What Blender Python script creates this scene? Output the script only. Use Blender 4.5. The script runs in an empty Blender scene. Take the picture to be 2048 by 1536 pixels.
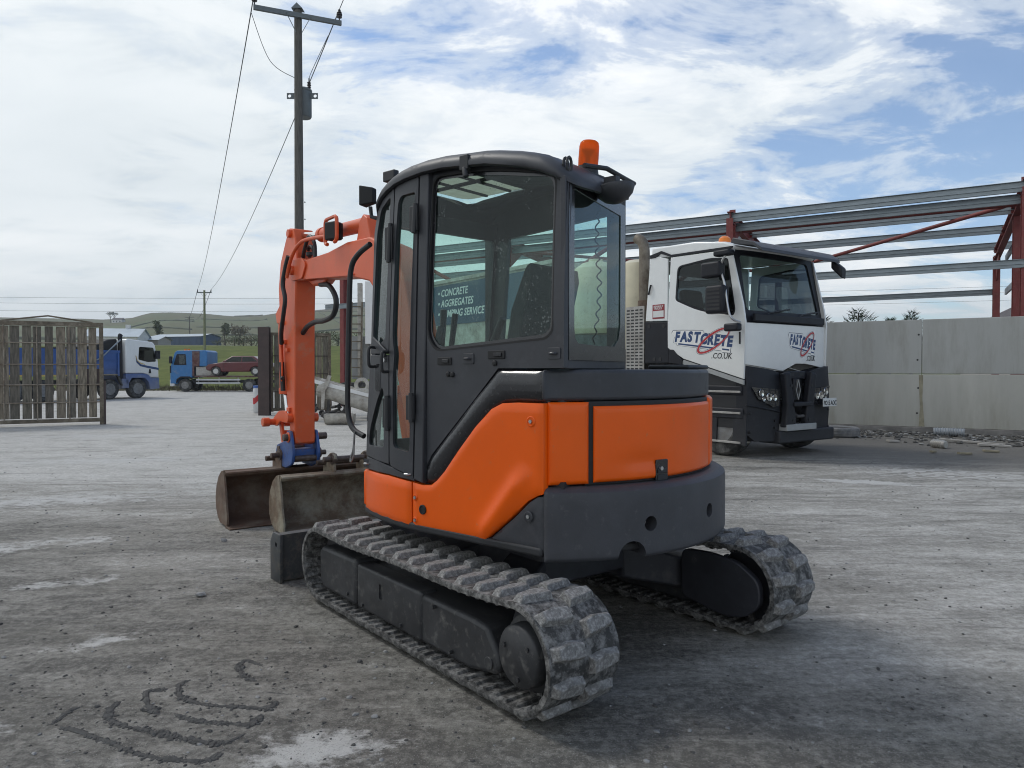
import bpy, bmesh, math, random
from mathutils import Vector, Matrix, noise as mnoise
R = math.radians
random.seed(7)
sc = bpy.context.scene
col = sc.collection
# ------------------------------------------------------------------ camera
CAM_H = 1.482
cd = bpy.data.cameras.new('camera'); cam = bpy.data.objects.new('camera', cd); col.objects.link(cam)
cam.location = (0, 0, CAM_H); cam.rotation_euler = (R(90 - 1.0765), 0, 0)
cd.sensor_width = 36; cd.lens = 1458.3 * 36 / 2048; cd.clip_start = .05; cd.clip_end = 9000
sc.camera = cam
# ------------------------------------------------------------------ sky, sun, exposure
SUN_EL, SUN_AZ = R(52), R(-62)          # azimuth from +Y, clockwise positive (sun to the left, a little ahead)
w = bpy.data.worlds.new('World'); sc.world = w; w.use_nodes = True
nt = w.node_tree; nt.nodes.clear()
def N(t, typ, **kw):
    n = t.nodes.new(typ)
    for k, v in kw.items():
        if k.startswith('i_'):
            n.inputs[k[2:].replace('_', ' ')].default_value = v
        elif k.startswith('n_'):
            n.inputs[int(k[2:])].default_value = v
        else: setattr(n, k, v)
    return n
def L(t, a, b): t.links.new(a, b)
def MATH(t, op, a, b=None, clamp=False):
    n = t.nodes.new('ShaderNodeMath'); n.operation = op; n.use_clamp = clamp
    for i, v in enumerate((a, b)):
        if v is None: continue
        if isinstance(v, (int, float)): n.inputs[i].default_value = v
        else: t.links.new(v, n.inputs[i])
    return n.outputs[0]
def MIXC(t, fac, a, b, mode='MIX'):
    n = t.nodes.new('ShaderNodeMix'); n.data_type = 'RGBA'; n.blend_type = mode
    for s, v in ((n.inputs[0], fac), (n.inputs[6], a), (n.inputs[7], b)):
        if isinstance(v, (int, float)): s.default_value = v
        elif isinstance(v, tuple): s.default_value = v if len(v) == 4 else (*v, 1)
        else: t.links.new(v, s)
    return n.outputs[2]
def RAMP(t, fac, stops, interp='LINEAR'):
    n = t.nodes.new('ShaderNodeValToRGB'); n.color_ramp.interpolation = interp
    e = n.color_ramp.elements
    while len(e) < len(stops): e.new(.5)
    for el, (p, c) in zip(e, stops):
        el.position = p; el.color = (c, c, c, 1) if isinstance(c, (int, float)) else (*c, 1)
    t.links.new(fac, n.inputs[0]); return n.outputs[0]
sky = N(nt, 'ShaderNodeTexSky', sky_type='NISHITA', sun_disc=False, sun_elevation=SUN_EL, sun_rotation=SUN_AZ,
        air_density=1.0, dust_density=.15, ozone_density=2.2)
tc = N(nt, 'ShaderNodeTexCoord'); sep = N(nt, 'ShaderNodeSeparateXYZ'); L(nt, tc.outputs['Generated'], sep.inputs[0])
zc = MATH(nt, 'ADD', MATH(nt, 'MAXIMUM', sep.outputs[2], 0.0), .16)
cmb = N(nt, 'ShaderNodeCombineXYZ')
L(nt, MATH(nt, 'DIVIDE', sep.outputs[0], zc), cmb.inputs[0]); L(nt, MATH(nt, 'DIVIDE', sep.outputs[1], zc), cmb.inputs[1])
mp = N(nt, 'ShaderNodeMapping'); mp.inputs['Rotation'].default_value = (0, 0, R(-30)); mp.inputs['Scale'].default_value = (.8, 1.15, 1)
mp.inputs['Location'].default_value = (3.1, 1.7, 0)
L(nt, cmb.outputs[0], mp.inputs[0])
n1 = N(nt, 'ShaderNodeTexNoise', i_Scale=1.05, i_Detail=9.0, i_Roughness=.6, i_Distortion=.25); L(nt, mp.outputs[0], n1.inputs['Vector'])
n2 = N(nt, 'ShaderNodeTexNoise', i_Scale=3.4, i_Detail=8.0, i_Roughness=.62, i_Distortion=.4); L(nt, mp.outputs[0], n2.inputs['Vector'])
n3 = N(nt, 'ShaderNodeTexNoise', i_Scale=.55, i_Detail=3.0, i_Roughness=.5); L(nt, mp.outputs[0], n3.inputs['Vector'])
cover = MATH(nt, 'ADD', MATH(nt, 'MULTIPLY', n1.outputs[0], .56), MATH(nt, 'MULTIPLY', n2.outputs[0], .44))
cover = MATH(nt, 'SUBTRACT', cover, MATH(nt, 'MULTIPLY', sep.outputs[0], .145))     # the cloud thins towards +X
cover = MATH(nt, 'SUBTRACT', cover, MATH(nt, 'MULTIPLY', MATH(nt, 'MAXIMUM', MATH(nt, 'SUBTRACT', sep.outputs[2], .12), 0.0), .16))
mask = RAMP(nt, cover, [(.355, .10), (.41, .55), (.455, .92), (.52, 1.0)], 'EASE')
thick = RAMP(nt, cover, [(.46, 0.0), (.62, 1.0)], 'EASE')          # deep cloud is smooth, thin cloud is broken
shade = MATH(nt, 'ADD', MATH(nt, 'MULTIPLY', MATH(nt, 'SUBTRACT', n2.outputs[0], .5), MATH(nt, 'SUBTRACT', .75, MATH(nt, 'MULTIPLY', thick, .6))), MATH(nt, 'ADD', MATH(nt, 'MULTIPLY', MATH(nt, 'SUBTRACT', n3.outputs[0], .5), .8), .5))
ccol = RAMP(nt, shade, [(.30, (6.0, 6.65, 7.1)), (.5, (7.7, 8.2, 8.5)), (.66, (9.4, 9.6, 9.7))])
blue = MIXC(nt, 1.0, sky.outputs[0], (1.15, 1.22, 1.30), 'MULTIPLY')
skyc = MIXC(nt, mask, blue, ccol)
bg = N(nt, 'ShaderNodeBackground'); bg.inputs[1].default_value = .1
L(nt, skyc, bg.inputs[0]); wo = N(nt, 'ShaderNodeOutputWorld'); L(nt, bg.outputs[0], wo.inputs[0])
sd = bpy.data.lights.new('sun', 'SUN'); sd.energy = 1.1; sd.angle = R(14); sd.color = (1, .965, .91)
so = bpy.data.objects.new('sun', sd); col.objects.link(so)
sdir = Vector((math.sin(SUN_AZ) * math.cos(SUN_EL), math.cos(SUN_AZ) * math.cos(SUN_EL), math.sin(SUN_EL)))
so.rotation_euler = sdir.to_track_quat('Z', 'Y').to_euler(); so.location = (-20, 10, 30)
vs = sc.view_settings; vs.view_transform = 'Standard'; vs.look = 'None'; vs.exposure = 0.22; vs.gamma = 1.0; vs.use_curve_mapping = False
sc.cycles.filter_width = 1.05; sc.cycles.max_bounces = 8; sc.cycles.transparent_max_bounces = 16; sc.cycles.caustics_reflective = False; sc.cycles.caustics_refractive = False
# ------------------------------------------------------------------ materials
MT = {}
def pm(name, c, rough=.6, metal=0.0, var=.18, vs=6.0, dirt=None, da=.0, ds=3.0, bump=0.0, bs=40.0, coat=0.0, spec=.5, zdirt=None, stretch=(1, 1, 1), drt_rough=.9):
    m = bpy.data.materials.new(name); m.use_nodes = True; t = m.node_tree
    b = t.nodes['Principled BSDF']
    tcn = N(t, 'ShaderNodeTexCoord'); mpn = N(t, 'ShaderNodeMapping'); mpn.inputs['Scale'].default_value = stretch
    L(t, tcn.outputs['Object'], mpn.inputs[0])
    nz = N(t, 'ShaderNodeTexNoise', i_Scale=vs, i_Detail=6.0, i_Roughness=.62); L(t, mpn.outputs[0], nz.inputs['Vector'])
    lo = tuple(max(0, x * (1 - var)) for x in c); hi = tuple(min(1, x * (1 + var)) for x in c)
    cc = MIXC(t, RAMP(t, nz.outputs[0], [(.3, 0.0), (.7, 1.0)]), lo, hi)
    rsock = None
    if dirt:
        nd = N(t, 'ShaderNodeTexNoise', i_Scale=ds, i_Detail=9.0, i_Roughness=.7); L(t, mpn.outputs[0], nd.inputs['Vector'])
        f = RAMP(t, nd.outputs[0], [(max(0, .62 - da * .5), 0.0), (min(1, .80 - da * .35), 1.0)])
        if zdirt:
            sp = N(t, 'ShaderNodeSeparateXYZ'); L(t, tcn.outputs['Object'], sp.inputs[0])
            g = MATH(t, 'MULTIPLY', MATH(t, 'SUBTRACT', zdirt[1], sp.outputs[2]), 1 / (zdirt[1] - zdirt[0]), True)
            f = MATH(t, 'MULTIPLY', MATH(t, 'ADD', f, g), g, True)
        f = MATH(t, 'MULTIPLY', f, .85)
        cc = MIXC(t, f, cc, dirt)
        rsock = MATH(t, 'ADD', MATH(t, 'MULTIPLY', f, drt_rough - rough), rough)
    L(t, cc, b.inputs['Base Color'])
    if rsock is None:
        rsock = MATH(t, 'ADD', MATH(t, 'MULTIPLY', MATH(t, 'SUBTRACT', nz.outputs[0], .5), .18), rough)
    L(t, rsock, b.inputs['Roughness'])
    b.inputs['Metallic'].default_value = metal; b.inputs['Coat Weight'].default_value = coat; b.inputs['Coat Roughness'].default_value = .12
    b.inputs['Specular IOR Level'].default_value = spec
    if bump:
        nb = N(t, 'ShaderNodeTexNoise', i_Scale=bs, i_Detail=6.0, i_Roughness=.65); L(t, mpn.outputs[0], nb.inputs['Vector'])
        bp = N(t, 'ShaderNodeBump'); bp.inputs['Strength'].default_value = bump; bp.inputs['Distance'].default_value = .02
        L(t, nb.outputs[0], bp.inputs['Height']); L(t, bp.outputs[0], b.inputs['Normal'])
    MT[name] = m; return m
DUST = (.30, .29, .27)
pm('orange', (.84, .112, .001), .36, var=.05, vs=3, coat=.16, spec=.3, dirt=(.55, .20, .09), da=.02, ds=26, bump=.014, bs=260)
pm('boom_orange', (.66, .105, .030), .45, spec=.35, var=.08, vs=3, coat=.15, dirt=(.45, .22, .14), da=.12, ds=5)
pm('charcoal', (.045, .047, .054), .45, spec=.4, var=.14, vs=5, dirt=(.085, .087, .094), da=.14, ds=9, bump=.03, bs=160)
pm('counterweight', (.054, .056, .064), .52, spec=.4, var=.14, vs=6, dirt=(.12, .12, .12), da=.1, ds=22, bump=.06, bs=90)
pm('gloss_black', (.016, .016, .019), .22, var=.2, vs=30, coat=.4, dirt=(.10, .10, .10), da=.05, ds=45)
pm('black_plastic', (.022, .023, .026), .55, var=.2, vs=9, bump=.02, bs=120)
pm('rubber_black', (.016, .016, .017), .7, var=.25)
pm('track_rubber', (.040, .039, .038), .78, var=.3, vs=9, dirt=(.30, .295, .285), da=.36, ds=24, bump=.35, bs=60)
pm('track_lug', (.165, .161, .155), .82, var=.35, vs=30, dirt=(.40, .395, .385), da=.30, ds=60, bump=.3, bs=110)
pm('track_frame', (.030, .031, .034), .5, var=.3, vs=6, dirt=(.15, .145, .135), da=.16, ds=18, bump=.05, bs=60)
pm('undercarriage', (.024, .025, .032), .6, var=.3, vs=6, dirt=(.10, .095, .09), da=.15, ds=6)
pm('blade_steel', (.05, .054, .058), .5, var=.2, vs=5, dirt=(.16, .145, .12), da=.25, ds=12, metal=.2)
pm('rust_steel', (.115, .068, .045), .72, var=.3, vs=7, dirt=(.20, .165, .13), da=.35, ds=4, bump=.15, bs=50)
pm('bucket_dusty', (.15, .105, .07), .75, var=.3, vs=6, dirt=(.34, .32, .25), da=.4, ds=5, bump=.2, bs=45)
pm('pin_steel', (.12, .09, .075), .5, var=.3, vs=20, metal=.6, dirt=(.25, .2, .17), da=.2, ds=20)
pm('chrome', (.72, .72, .72), .14, metal=1.0, var=.05)
pm('zinc', (.5, .5, .5), .35, metal=.9, var=.1)
pm('hitch_blue', (.03, .085, .27), .45, var=.15, dirt=(.13, .11, .10), da=.25, ds=9)
pm('hose', (.02, .021, .023), .5, var=.2)
pm('interior', (.022, .023, .025), .7, var=.2)
pm('seat_fabric', (.035, .037, .04), .9, var=.3, vs=30, bump=.2, bs=200)
pm('steel_red', (.195, .038, .035), .6, var=.15, vs=4, dirt=(.22, .10, .08), da=.2, ds=5)
pm('galv', (.23, .265, .29), .42, metal=.55, var=.22, vs=3, stretch=(1, 1, 6))
pm('truck_white', (.72, .735, .73), .32, var=.03, coat=.3, dirt=(.48, .46, .42), da=.02, ds=4, zdirt=(0.6, 2.6))
pm('truck_black', (.011, .012, .017), .5, spec=.3, var=.2, vs=7, dirt=(.10, .10, .10), da=.1, ds=7, zdirt=(-.6, 1.3))
pm('truck_grey', (.30, .31, .31), .5, var=.1)
pm('chassis', (.03, .03, .032), .7, var=.3, dirt=(.16, .15, .14), da=.35, ds=5)
pm('tyre', (.026, .026, .026), .85, var=.25, vs=12, dirt=(.17, .165, .155), da=.35, ds=5, bump=.1, bs=60)
pm('old_tyre', (.15, .152, .155), .85, var=.2, vs=10, dirt=(.22, .21, .2), da=.35, ds=5)
pm('rim_steel', (.22, .22, .22), .5, metal=.5, var=.2, dirt=(.2, .19, .18), da=.4, ds=8)
pm('cream_tank', (.60, .55, .40), .45, var=.08, vs=3, dirt=(.42, .37, .27), da=.15, ds=4)
pm('alu', (.38, .37, .35), .5, metal=.5, var=.2, vs=10, dirt=(.22, .2, .18), da=.3)
pm('exhaust', (.21, .185, .15), .6, metal=.5, var=.3, vs=5, dirt=(.12, .09, .07), da=.3)
pm('sign_blue', (.028, .062, .11), .5, var=.1)
pm('white_paint', (.75, .75, .74), .5, var=.04)
pm('navy', (.018, .050, .145), .45, var=.05)
pm('logo_red', (.42, .022, .03), .45, var=.05)
pm('logo_outline', (.012, .03, .07), .5, var=.05)
pm('label_red', (.25, .02, .03), .45, var=.05)
pm('plate_white', (.62, .63, .62), .4, var=.04)
pm('text_black', (.012, .012, .014), .5, var=.05)
pm('tipper_blue', (.025, .085, .28), .4, var=.1, dirt=(.25, .25, .25), da=.2, ds=1.5, zdirt=(.2, 2.2), coat=.2)
pm('recovery_blue', (.028, .15, .36), .4, var=.1, dirt=(.2, .22, .24), da=.15, ds=2)
pm('maroon', (.105, .018, .02), .35, coat=.4, var=.08)
pm('deck_maroon', (.10, .035, .032), .7, var=.3, dirt=(.17, .15, .14), da=.4)
pm('pale_steel', (.44, .42, .38), .6, var=.2, vs=8, dirt=(.2, .17, .14), da=.3, ds=3)
pm('stripe_gold', (.50, .36, .10), .5)
pm('lamp_amber', (.75, .20, .02), .3, var=.05)
pm('concrete_panel', (.405, .41, .395), .85, var=.10, vs=1.1, dirt=(.29, .285, .26), da=.34, ds=2.2, bump=.05, bs=25, stretch=(1.2, 1, .22))
pm('concrete_low', (.455, .45, .415), .88, var=.12, vs=1.3, dirt=(.27, .255, .205), da=.34, ds=2.4, bump=.06, bs=25, zdirt=(-1.0, 1.7), stretch=(1.2, 1, .22))
pm('plinth', (.20, .19, .18), .9, var=.3, vs=4, bump=.3, bs=20)
pm('rust_stain', (.30, .275, .20), .9, var=.3, vs=5)
for i, c in enumerate([(.165, .148, .118), (.20, .18, .148), (.13, .115, .095), (.225, .19, .145)]):
    pm('plank%d' % i, c, .9, var=.45, vs=5, stretch=(5, 5, .7), dirt=(.07, .065, .05), da=.3, ds=4, bump=.3, bs=18)
pm('gate_steel', (.12, .098, .07), .75, var=.35, vs=7, dirt=(.30, .26, .20), da=.3, ds=4)
pm('rebar', (.27, .23, .18), .7, var=.35, vs=8, dirt=(.13, .09, .06), da=.35)
pm('post_brown', (.065, .045, .042), .65, var=.25, vs=5)
pm('pole_wood', (.105, .10, .09), .9, var=.4, vs=6, stretch=(6, 6, .6), bump=.5, bs=14)
pm('pole_green', (.20, .21, .13), .9, var=.3, vs=6, stretch=(3, 3, .5))
pm('tx_grey', (.12, .14, .15), .5, var=.1)
pm('cable', (.06, .065, .075), .6)
pm('ceramic', (.035, .03, .032), .3)
pm('barrel_white', (.55, .56, .57), .5, var=.08, dirt=(.3, .3, .3), da=.2)
pm('lid_blue', (.03, .10, .34), .5)
pm('shed_blue', (.05, .085, .15), .6, var=.15, vs=1, stretch=(1, 1, .2))
pm('shed_grey', (.22, .22, .21), .7, var=.2, vs=.5)
pm('roof_pale', (.40, .46, .50), .5, var=.12, vs=.4)
pm('house_white', (.62, .62, .6), .8)
pm('house_render', (.34, .32, .29), .85, var=.08)
pm('slate', (.085, .075, .075), .8, var=.3, vs=3)
pm('upvc', (.55, .55, .54), .5)
pm('stone_grey', (.24, .24, .235), .9, var=.35, vs=12, bump=.3, bs=30)
pm('stone_dark', (.08, .078, .074), .95, var=.35, vs=25, bump=.5, bs=60)
pm('scrap_wood', (.25, .22, .155), .85, var=.25, vs=6, stretch=(1, 5, 5))
pm('card', (.36, .34, .31), .9, var=.15)
pm('plastic_clear', (.28, .30, .32), .4, var=.2)
pm('wire_rope', (.2, .2, .2), .5, metal=.6, var=.3)
def leafmat(name, c):
    m = pm(name, c, .75, var=.4, vs=1.5, spec=.2); return m
leafmat('leaf_dark', (.070, .084, .042)); leafmat('leaf_mid', (.105, .118, .060)); leafmat('leaf_brown', (.140, .122, .080)); leafmat('conifer', (.020, .036, .014))
pm('hedge_far', (.085, .095, .055), .9, var=.35, vs=.08)
pm('bark', (.08, .07, .055), .9, var=.3)
def emission_free_skylight():
    m = bpy.data.materials.new('skylight'); m.use_nodes = True; t = m.node_tree; t.nodes.clear()
    o = N(t, 'ShaderNodeOutputMaterial'); mx = N(t, 'ShaderNodeMixShader'); mx.inputs[0].default_value = .85
    d = N(t, 'ShaderNodeBsdfDiffuse'); tr = N(t, 'ShaderNodeBsdfTranslucent'); d.inputs[0].default_value = (.6, .58, .52, 1)
    nz = N(t, 'ShaderNodeTexNoise', i_Scale=14.0, i_Detail=6.0)
    L(t, MIXC(t, nz.outputs[0], (.50, .47, .38), (.80, .78, .72)), tr.inputs[0])
    L(t, d.outputs[0], mx.inputs[1]); L(t, tr.outputs[0], mx.inputs[2]); L(t, mx.outputs[0], o.inputs[0]); MT['skylight'] = m
emission_free_skylight()
def glass(name, tint, refl=1.0, drops=0.0, dirt=0.0, dscale=60):
    m = bpy.data.materials.new(name); m.use_nodes = True; t = m.node_tree; t.nodes.clear()
    o = N(t, 'ShaderNodeOutputMaterial'); mx = N(t, 'ShaderNodeMixShader')
    tr = N(t, 'ShaderNodeBsdfTransparent'); tr.inputs[0].default_value = (*tint, 1)
    gl = N(t, 'ShaderNodeBsdfGlossy'); gl.inputs['Roughness'].default_value = .02; gl.inputs[0].default_value = (.9, .95, .95, 1)
    fr = N(t, 'ShaderNodeLayerWeight'); fr.inputs[0].default_value = .5
    f = MATH(t, 'MULTIPLY', MATH(t, 'ADD', MATH(t, 'MULTIPLY', MATH(t, 'POWER', fr.outputs['Facing'], 5.0), .92), .034), refl, True)
    L(t, f, mx.inputs[0]); L(t, tr.outputs[0], mx.inputs[1]); L(t, gl.outputs[0], mx.inputs[2])
    out = mx.outputs[0]
    if drops or dirt:
        tcn = N(t, 'ShaderNodeTexCoord')
        df = N(t, 'ShaderNodeBsdfDiffuse'); df.inputs[0].default_value = (.34, .38, .37, 1)
        fac = None
        if drops:
            vo = N(t, 'ShaderNodeTexVoronoi', i_Scale=dscale, i_Randomness=1.0); L(t, tcn.outputs['Object'], vo.inputs['Vector'])
            wn = N(t, 'ShaderNodeTexNoise', i_Scale=7.0, i_Detail=3.0); L(t, tcn.outputs['Object'], wn.inputs['Vector'])
            thr = MATH(t, 'MULTIPLY', MATH(t, 'SUBTRACT', wn.outputs[0], .36, True), drops)
            fac = MATH(t, 'MULTIPLY', MATH(t, 'LESS_THAN', vo.outputs['Distance'], thr), .30)
        if dirt:
            nd = N(t, 'ShaderNodeTexNoise', i_Scale=5.0, i_Detail=8.0, i_Roughness=.7); L(t, tcn.outputs['Object'], nd.inputs['Vector'])
            g = MATH(t, 'MULTIPLY', nd.outputs[0], dirt)
            fac = g if fac is None else MATH(t, 'MAXIMUM', fac, g)
        m2 = N(t, 'ShaderNodeMixShader'); L(t, fac, m2.inputs[0]); L(t, out, m2.inputs[1]); L(t, df.outputs[0], m2.inputs[2]); out = m2.outputs[0]
    L(t, out, o.inputs[0]); MT[name] = m
glass('cab_glass', (.60, .80, .74), 1.0, drops=1.0, dirt=.03, dscale=62)
glass('door_glass', (.50, .66, .62), 1.6, dirt=.08)
glass('clear_glass', (.78, .92, .88), 1.0, dirt=.03)
glass('dark_glass', (.07, .075, .08), 1.1, dirt=.03)
glass('lamp_glass', (.75, .8, .82), 1.0)
glass('lens_amber', (.95, .25, .01), 1.0, dirt=.01)
def amber():
    t = MT['lens_amber'].node_tree; o = t.nodes['Material Output']; src = o.inputs[0].links[0].from_socket
    tl = N(t, 'ShaderNodeBsdfTranslucent'); tl.inputs[0].default_value = (.98, .33, .012, 1); d = N(t, 'ShaderNodeBsdfDiffuse'); d.inputs[0].default_value = (.90, .22, .008, 1)
    a = N(t, 'ShaderNodeMixShader'); a.inputs[0].default_value = .35; L(t, tl.outputs[0], a.inputs[1]); L(t, d.outputs[0], a.inputs[2])
    b = N(t, 'ShaderNodeMixShader'); b.inputs[0].default_value = .62; L(t, src, b.inputs[1]); L(t, a.outputs[0], b.inputs[2]); L(t, b.outputs[0], o.inputs[0])
amber()
# ------------------------------------------------------------------ mesh helpers
class MB:
    def __init__(s): s.V = []; s.F = []
    def add(s, vs, fs):
        o = len(s.V); s.V += [Vector(v) for v in vs]; s.F += [tuple(o + i for i in f) for f in fs]; return s
    def bx(s, x0, x1, y0, y1, z0, z1, M=None):
        v = [Vector((x, y, z)) for z in (z0, z1) for y in (y0, y1) for x in (x0, x1)]
        if M: v = [M @ q for q in v]
        return s.add(v, [(0, 2, 3, 1), (4, 5, 7, 6), (0, 1, 5, 4), (2, 6, 7, 3), (0, 4, 6, 2), (1, 3, 7, 5)])
    def beam(s, a, b, w, h, up=(0, 0, 1)):
        a = Vector(a); b = Vector(b); d = (b - a); l = d.length; d.normalize()
        u = Vector(up); x = d.cross(u)
        if x.length < 1e-4: x = d.cross(Vector((0, 1, 0)))
        x.normalize(); u = x.cross(d)
        v = [p + x * (i * w / 2) + u * (j * h / 2) for p in (a, b) for i, j in ((-1, -1), (1, -1), (1, 1), (-1, 1))]
        return s.add(v, [(3, 2, 1, 0), (4, 5, 6, 7), (0, 1, 5, 4), (1, 2, 6, 5), (2, 3, 7, 6), (3, 0, 4, 7)])
    def prism(s, poly, ax, a, b):
        f = {'y': lambda p, t: (p[0], t, p[1]), 'x': lambda p, t: (t, p[0], p[1]), 'z': lambda p, t: (p[0], p[1], t)}[ax]
        n = len(poly); v = [f(p, a) for p in poly] + [f(p, b) for p in poly]
        fs = [tuple(range(n))[::-1], tuple(range(n, 2 * n))] + [(i, (i + 1) % n, n + (i + 1) % n, n + i) for i in range(n)]
        return s.add(v, fs)
    def taper(s, poly, ax, a, b, pa, pb):                      # prism whose two ends are different outlines of equal count
        f = {'y': lambda p, t: (p[0], t, p[1]), 'x': lambda p, t: (t, p[0], p[1]), 'z': lambda p, t: (p[0], p[1], t)}[ax]
        n = len(pa); v = [f(p, a) for p in pa] + [f(p, b) for p in pb]
        return s.add(v, [tuple(range(n))[::-1], tuple(range(n, 2 * n))] + [(i, (i + 1) % n, n + (i + 1) % n, n + i) for i in range(n)])
    def cyl(s, a, b, r0, r1=None, n=16):
        r1 = r0 if r1 is None else r1
        a = Vector(a); b = Vector(b); d = (b - a).normalized()
        x = d.cross(Vector((0, 0, 1)));
        if x.length < 1e-3: x = Vector((1, 0, 0))
        x.normalize(); y = d.cross(x)
        cs = [(math.cos(i * 2 * math.pi / n), math.sin(i * 2 * math.pi / n)) for i in range(n)]
        v = [a + x * (c * r0) + y * (q * r0) for c, q in cs] + [b + x * (c * r1) + y * (q * r1) for c, q in cs]
        return s.add(v, [tuple(range(n))[::-1], tuple(range(n, 2 * n))] + [(i, (i + 1) % n, n + (i + 1) % n, n + i) for i in range(n)])
    def tube(s, pts, r, n=8):
        P = [Vector(p) for p in pts]; k = len(P); up = None; rings = []
        for i in range(k):
            d = (P[min(i + 1, k - 1)] - P[max(i - 1, 0)]).normalized()
            if up is None:
                up = d.orthogonal().normalized()
            up = (up - d * up.dot(d)); up.normalize(); x = d.cross(up)
            rr = r[i] if isinstance(r, (list, tuple)) else r
            rings.append([P[i] + up * (math.cos(a * 2 * math.pi / n) * rr) + x * (math.sin(a * 2 * math.pi / n) * rr) for a in range(n)])
        return s.loft(rings)
    def loft(s, rings, closed=True, cap=True):
        n = len(rings[0]); v = [p for r in rings for p in r]; f = []
        for i in range(len(rings) - 1):
            for j in range(n if closed else n - 1):
                k = (j + 1) % n; f.append((i * n + j, i * n + k, (i + 1) * n + k, (i + 1) * n + j))
        if cap and closed:
            f.append(tuple(range(n))[::-1]); f.append(tuple(range((len(rings) - 1) * n, len(rings) * n)))
        return s.add(v, f)
    def lathe(s, prof, o=(0, 0, 0), ax=(0, 0, 1), n=24, cap=True):
        d = Vector(ax).normalized(); x = d.orthogonal().normalized(); y = d.cross(x); o = Vector(o)
        rings = [[o + d * z + x * (math.cos(i * 2 * math.pi / n) * r) + y * (math.sin(i * 2 * math.pi / n) * r) for i in range(n)] for r, z in prof]
        return s.loft(rings, cap=cap)
    def build(s, name, m, parent=None, M=None, bevel=0.0, smooth=35, seg=2, loc=None, fix=True):
        me = bpy.data.meshes.new(name)
        vs_ = [tuple(M @ v) if M else tuple(v) for v in s.V]
        me.from_pydata(vs_, [], s.F)
        if fix:
            bm = bmesh.new(); bm.from_mesh(me); bmesh.ops.recalc_face_normals(bm, faces=bm.faces); bm.to_mesh(me); bm.free()
        return mk(name, me, m, parent, bevel, smooth, seg, loc)
def mk(name, me, m, parent=None, bevel=0.0, smooth=35, seg=2, loc=None):
    if m: me.materials.append(MT[m])
    if smooth:
        me.shade_smooth(); me.set_sharp_from_angle(angle=R(smooth))
    o = bpy.data.objects.new(name, me); col.objects.link(o)
    if parent: o.parent = parent
    if loc: o.location = loc
    if bevel:
        b = o.modifiers.new('bevel', 'BEVEL'); b.width = bevel; b.segments = seg; b.limit_method = 'ANGLE'; b.angle_limit = R(32); b.harden_normals = False
    return o
def empty(name, loc, rz=0.0):
    o = bpy.data.objects.new(name, None); col.objects.link(o); o.location = loc; o.rotation_euler = (0, 0, rz); o.empty_display_size = .2; return o
def tag(o, label, cat, group=None, kind=None):
    o['label'] = label; o['category'] = cat
    if group: o['group'] = group
    if kind: o['kind'] = kind
    return o
def struct(o): o['kind'] = 'structure'; return o
def smoothpts(P, n=6):
    P = [Vector(p) for p in P]; out = []
    for i in range(len(P) - 1):
        p0 = P[max(i - 1, 0)]; p1 = P[i]; p2 = P[i + 1]; p3 = P[min(i + 2, len(P) - 1)]
        for k in range(n):
            t = k / n
            out.append(.5 * ((2 * p1) + (p2 - p0) * t + (2 * p0 - 5 * p1 + 4 * p2 - p3) * t * t + (3 * p1 - p0 - 3 * p2 + p3) * t ** 3))
    return out + [P[-1]]
def rpoly(P, r=.03, n=4):                                       # polygon with rounded corners; r number or list
    out = []; k = len(P)
    for i in range(k):
        a = Vector(P[i - 1]); b = Vector(P[i]); c = Vector(P[(i + 1) % k])
        rr = r[i] if isinstance(r, (list, tuple)) else r
        u = (a - b); v = (c - b); rr = min(rr, u.length * .45, v.length * .45)
        if rr < 1e-4: out.append(tuple(b)); continue
        p0 = b + u.normalized() * rr; p1 = b + v.normalized() * rr
        for j in range(n + 1):
            t = j / n; out.append(tuple(p0 * (1 - t) ** 2 + b * (2 * t * (1 - t)) + p1 * t * t))
    return out
def pdist(p, poly):
    m = 1e9; px, py = p
    for i in range(len(poly)):
        ax, ay = poly[i - 1]; bx, by = poly[i]; dx, dy = bx - ax, by - ay; q = dx * dx + dy * dy
        t = 0 if q < 1e-12 else max(0, min(1, ((px - ax) * dx + (py - ay) * dy) / q))
        m = min(m, math.hypot(px - ax - t * dx, py - ay - t * dy))
    return m
def ray_poly(c, a, poly):
    best = 0; dx, dy = math.cos(a), math.sin(a)
    for i in range(len(poly)):
        x1, y1 = poly[i - 1][0] - c[0], poly[i - 1][1] - c[1]; x2, y2 = poly[i][0] - c[0], poly[i][1] - c[1]
        ex_, ey_ = x2 - x1, y2 - y1; den = dx * ey_ - dy * ex_
        if abs(den) < 1e-12: continue
        t = (x1 * ey_ - y1 * ex_) / den; u = (x1 * dy - y1 * dx) / den
        if t > 0 and -1e-6 <= u <= 1 + 1e-6: best = max(best, t)
    return (c[0] + dx * best, c[1] + dy * best)
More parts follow.
